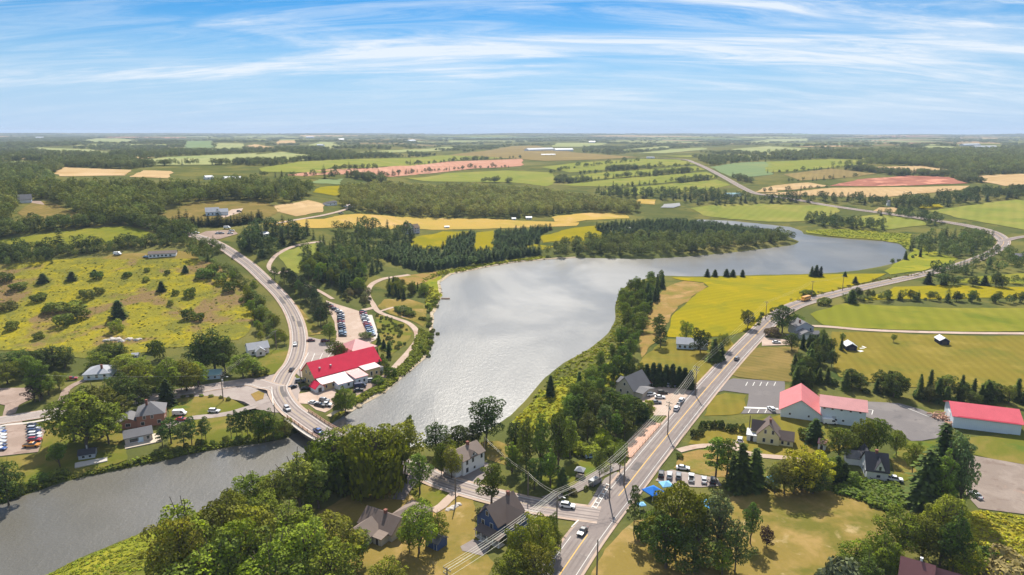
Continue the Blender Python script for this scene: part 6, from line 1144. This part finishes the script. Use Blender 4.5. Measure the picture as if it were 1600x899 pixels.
T([('p',268,694,652,26),('p',288,700,660,24),('p',300,696,650,20),('p',322,690,650,15),('p',316,690,656,12),('p',362,688,646,13),('p',371,688,640,14),('p',379,687,642,13),('p',388,686,638,15),('p',399,686,640,14),('p',254,698,668,16)], 'thin bare-stemmed pine on the lower river bank', 'thin river pines')
T([('m',415,690,638,36,MG),('m',428,688,650,30),('m',446,683,650,26,(.13,.12,.03)),('m',405,690,655,24)], 'leafy tree at the end of the bridge railing', 'bridge end trees'); belt([(260,708),(300,700),(350,694),(400,688),(440,684)], 3.2, 'b', (4.5,8), 'leafy shrub along the lower river bank under the pines', 'pine bank', .8)
T([('m',540,650,602,34),('m',530,648,608,26,MG),('b',610,588,572,20),('b',590,600,588,18)], 'dark leafy tree on the pond bank by the bridge lot', 'bridge lot trees')
T([('m',336,580,514,62,DK),('m',318,582,525,46,DK),('m',352,582,530,40,DK)], 'big dark round tree beside the goldenrod meadow', 'meadow giants'); T([('m',232,616,566,46),('m',265,618,556,54),('m',292,612,560,50),('m',250,606,575,40,DK),('m',310,606,566,36)], ['leafy tree beside the low grey-blue house corner','broadest leafy tree along the west road','leafy tree behind the neat spruce by the west road','dark tree behind the broadest west road tree','leafy tree beside the green-tinged cottage'], 'west road trees'); T([('m',380,590,552,42,MG),('m',395,588,562,34,MG),('b',408,586,572,24)], 'round leafy tree below the small white house', 'small white house trees')
T([('t',65,625,565,36,MG),('t',76,618,580,26),('m',93,608,578,26,(.15,.18,.02)),('m',55,628,595,24,(.04,.03,.028))], 'pale green tree beside the dirt yard pole', 'dirt yard trees'); T([('m',32,580,548,46,DK),('m',85,572,540,52,DK),('m',102,576,552,30,DK),('m',12,600,565,36),('m',46,590,555,32,MG),('m',60,580,548,34,DK)], ['dark bushy tree above the dirt yard turning circle','tallest dark tree at the foot of the goldenrod meadow','small dark tree beside the tallest meadow foot tree','leafy tree behind the dirt yard fence','light green bushy tree among dark meadow foot trees','dark round tree between two meadow foot trees'], 'meadow foot trees'); T([('m',155,575,548,32,YG),('m',195,580,553,36,YG),('m',165,565,535,36,MG),('m',188,560,540,24,DK),('m',205,595,570,32,YG),('m',215,588,560,36,YG)], 'yellow-green tree behind the low grey-blue house', 'grey-blue house trees')
T([('s',186,497,469,25),('s',113,438,424,15),('s',68,442,427,16),('s',253,455,439,14),('s',290,426,414,12),('s',148,428,421,9)], 'lone dark spruce in the goldenrod meadow', 'meadow spruces')
T([('b',10,484,470,24,(.14,.15,.03)),('b',140,466,451,19,(.13,.145,.03)),('b',156,459,448,13),('b',86,486,471,32),('b',116,484,470,26),('b',100,508,489,24),('b',128,498,480,22),('b',181,518,498,20,YG),('b',275,461,452,11),('b',297,464,449,17),('b',295,499,483,20),('b',311,501,488,15),('b',267,477,468,9),('b',200,432,424,14),('b',152,436,424,16),('b',60,470,458,20),('b',30,452,440,20),('b',8,440,425,22),('b',322,434,418,26),('b',330,428,412,22),('b',345,442,426,20),('b',360,455,438,20),('b',250,562,530,22),('b',240,550,535,16),('b',175,555,535,30),('b',130,462,452,10),('b',262,428,421,8),('b',230,425,418,8),('b',20,515,500,16,YG),('b',60,530,518,14),('b',228,440,432,10)], 'rounded shrub scattered over the goldenrod meadow', 'meadow shrubs')
belt([(370,440),(382,462),(398,486),(412,512),(425,535)], 5, 'mmbb', (6,10), 'leafy %s lining the meadow side of the curving road', 'curving road verge', 3); belt([(392,455),(405,480),(425,515),(440,542)], 6, 'mb', (5,9), 'leafy %s lining the curving road bend', 'curving road bend', 3)
belt([(448,440),(462,452),(478,466),(492,482),(504,500),(512,514)], 4.0, 'p', (9,13), 'dark pine in the belt beside the parking lot', 'parking lot pine belt', 2.5, (.055,.070,.028)); belt([(440,436),(455,448),(470,462)], 6, 'p', (8,11), 'dark pine at the upper end of the lot belt', 'upper pine belt', 2)
T([('m',515,532,504,26,MG),('m',524,560,530,32,(.13,.16,.028)),('m',538,562,540,20),('m',572,530,518,26,DK)], 'round leafy tree in the red-roofed shop lot', 'shop lot trees')
grove([(528,468),(545,458),(570,456),(584,470),(574,484),(550,480)], 22, 'bbm', (5,8), 'olive garden %s beside the parking lot', 'garden edge', 3, (.13,.12,.045)); grove([(600,456),(618,444),(655,448),(668,462),(650,470),(615,468)], 26, 'mbsm', (6,10), 'garden %s in the round grove by the pond', 'round garden grove', 3.2, None)
grove([(588,494),(602,496),(632,508),(642,522),(632,540),(606,556),(594,546),(592,520)], 42, 'b', (3.5,8), 'clipped green garden shrub inside the path loop', 'path loop', 2.6, (.11,.13,.028)); T([('s',592,538,522,10),('s',600,545,530,10),('s',608,547,534,10),('b',632,490,478,28,DK),('b',640,494,484,20),('b',622,486,478,14)], 'small garden evergreen in a dry lawn bed', 'garden evergreens'); grove([(588,560),(605,556),(620,562),(600,585),(590,590)], 14, 'bbs', (4,8), 'garden %s beside the shop end', 'shop end garden', 2.4)
belt([(660,500),(672,510),(672,532),(662,556)], 4.5, 'b', (6,10), 'leafy shrub on the pond bank below the garden', 'garden bank', 1.5); belt([(672,478),(680,470),(668,490)], 5, 'b', (5,8), 'leafy shrub at the pond corner', 'pond corner', 1.5)
grove([(470,432),(500,420),(560,420),(570,440),(566,458),(540,458),(505,448)], 60, 'ssmmp', (8,14), 'dark %s along the edge of the garden wood', 'garden wood edge', 4)
# right bank of the pond
grove([(970,470),(990,452),(1018,440),(1035,438),(1030,455),(1008,480),(1004,520),(990,560),(960,590),(930,600),(910,606),(935,580),(965,545),(975,510)], 125, 'mmmtmbbb', (5.5,11), 'leafy %s on the steep wooded pond bank', 'wooded pond bank', 4.2, MG)
grove([(878,648),(905,622),(925,600),(950,588),(985,572),(990,584),(955,606),(930,632),(905,660)], 34, 'mmbt', (6,11), 'leafy %s on the weedy slope below the hall', 'weedy slope', 3.6, MG)
grove([(1004,470),(1030,448),(1040,446),(1024,475),(1008,500)], 14, 's', (8,12), 'dark spruce at the corner of the wooded pond bank', 'bank corner spruces', 4); T([('s',860,620,586,18),('s',905,612,580,16)], 'lone dark spruce on the open pond bank', 'open bank spruces'); T([('p',1030,530,490,20,DK),('p',1032,543,508,22,DK),('p',1025,520,495,16)], 'dark ragged pine beside the hay field corner', 'hay corner pines')
T([('m',1072,534,500,26),('m',1094,552,512,32,DK),('s',1115,565,528,24,DK),('s',1125,562,535,18),('m',1130,548,520,22)], ['round tree behind the pale blue cottage roof','largest dark tree in front of the pale blue cottage','broad dark spruce between the cottage and the highway','small dark spruce beside the cottage drive','round tree at the cottage drive mouth'], 'cottage trees'); T([('m',1168,514,485,26,DK)], 'solitary round dark tree at the hay field edge', 'solitary tree'); T([('s',x,433,y,w_) for x, y, w_ in ((1105,420,10),(1117,421,12),(1135,420,12),(1145,421,12),(1160,421,10),(1268,416,9),(1275,414,12),(1282,416,9),(1320,424,8))], 'small dark spruce on the pond edge of the hay field', 'hay field edge spruces')
T([('m',1222,520,478,40,DK),('m',1244,508,490,22),('m',1248,512,496,18,MG),('b',1207,526,510,22,(.14,.10,.06)),('b',1286,476,465,22)], 'dark round tree beside the grey-blue house', 'grey-blue house round trees'); T([('s',1330,474,452,18,DK),('b',1262,462,452,22),('s',1336,444,432,10)], 'dark spruce at the highway hedge end', 'hedge end spruce')
T([('m',1237,548,520,26,DK),('n',1254,545,522,8),('n',1264,543,522,8),('s',1288,545,522,16),('a',1316,535,520,12),('a',1396,535,522,9)], 'small dark tree in front of the grey-blue house', 'grey-blue front trees')
belt([(1290,540),(1284,560),(1270,580),(1250,600)], 2.6, 'mmss', (7,12), 'dark %s in the belt beside the brown field', 'brown field belt', 3, DK); belt([(1240,606),(1280,600),(1330,606),(1380,614),(1430,622),(1470,630),(1520,628),(1600,632),(1680,636)], 2.3, 'mmsbbs', (6.5,11), 'mixed %s in the belt above the red-roofed barns', 'barn belt', 2.2, DK, 1.3)
belt([(1440,628),(1475,625),(1490,622)], 4, 'n', (10,13), 'tall narrow spruce above the asphalt lot', 'asphalt lot spruces', 2.5, DK); belt([(1520,628),(1560,628),(1600,626)], 5, 'na', (8,11), 'slim %s above the long barn', 'long barn row', 2)
belt([(1098,668),(1115,668),(1135,672),(1158,676)], 2.2, 'b', (9,10.5), 'clipped dark hedge bush beside the highway', 'highway hedge', .4, DK, .8); T([('b',1085,684,672,14,DK),('b',1094,680,668,12,DK),('b',1062,716,708,10)], 'small round bush near the farm drive mouth', 'drive mouth bushes')
belt([(1335,466),(1400,468),(1470,470),(1540,472),(1600,474)], 4.2, 'mbm', (5,8.5), 'dark hedgerow %s above the mown green field', 'green field hedgerow', 1.5, DK); belt([(1182,508),(1200,492),(1230,476)], 5, 'b', (4,7), 'roadside shrub along the yellow hay field', 'hay roadside', 1.5)
T([('s',1450,444,424,14),('s',1474,446,430,12),('m',1490,446,432,14,DK),('m',1520,448,432,16,DK),('s',1538,446,430,14),('m',1556,448,424,18,DK),('m',1566,450,430,16,DK)], 'dark tree in the gap-toothed row by the yellow strip field', 'strip field row'); belt([(1396,412),(1420,404),(1450,400)], 6, 'msb', (5,9), 'leafy %s on the point beside the highway', 'highway point', 2)
T([('b',x,y,t,w_) for x, y, t, w_ in ((286,622,617,7),(300,620.5,616,7),(315,620,616,7),(330,621,616.5,7),(345,623,618,7),(357,626,620,8))], 'tiny clipped bush along the curved sidewalk', 'sidewalk bushes'); T([('b',895,772,764,18,(.09,.08,.03)),('b',915,766,758,8),('b',884,776,769,9),('b',884,714,708,12)], 'low dark shrub on the gazebo lawn', 'gazebo lawn shrubs')
print('TREES', len(TREES), {k: TREES.count(k) for k in set(TREES)})

# ------------------------------------------------------------------ summer haze over the whole valley
hz = MB().box(-17000, 17000, -400, 17500, -8, 150).build('haze', None, None); tag(hz, 'thin bluish summer haze over the valley', 'haze', kind='stuff')
m, t = new_mat('haze'); pv = t.n('ShaderNodeVolumePrincipled'); pv.inputs['Color'].default_value = (.66, .80, 1.0, 1); pv.inputs['Density'].default_value = 0.00007; pv.inputs['Anisotropy'].default_value = 0.0
o = t.n('ShaderNodeOutputMaterial'); t.l(pv.outputs[0], o.inputs['Volume']); hz.data.materials.append(m)
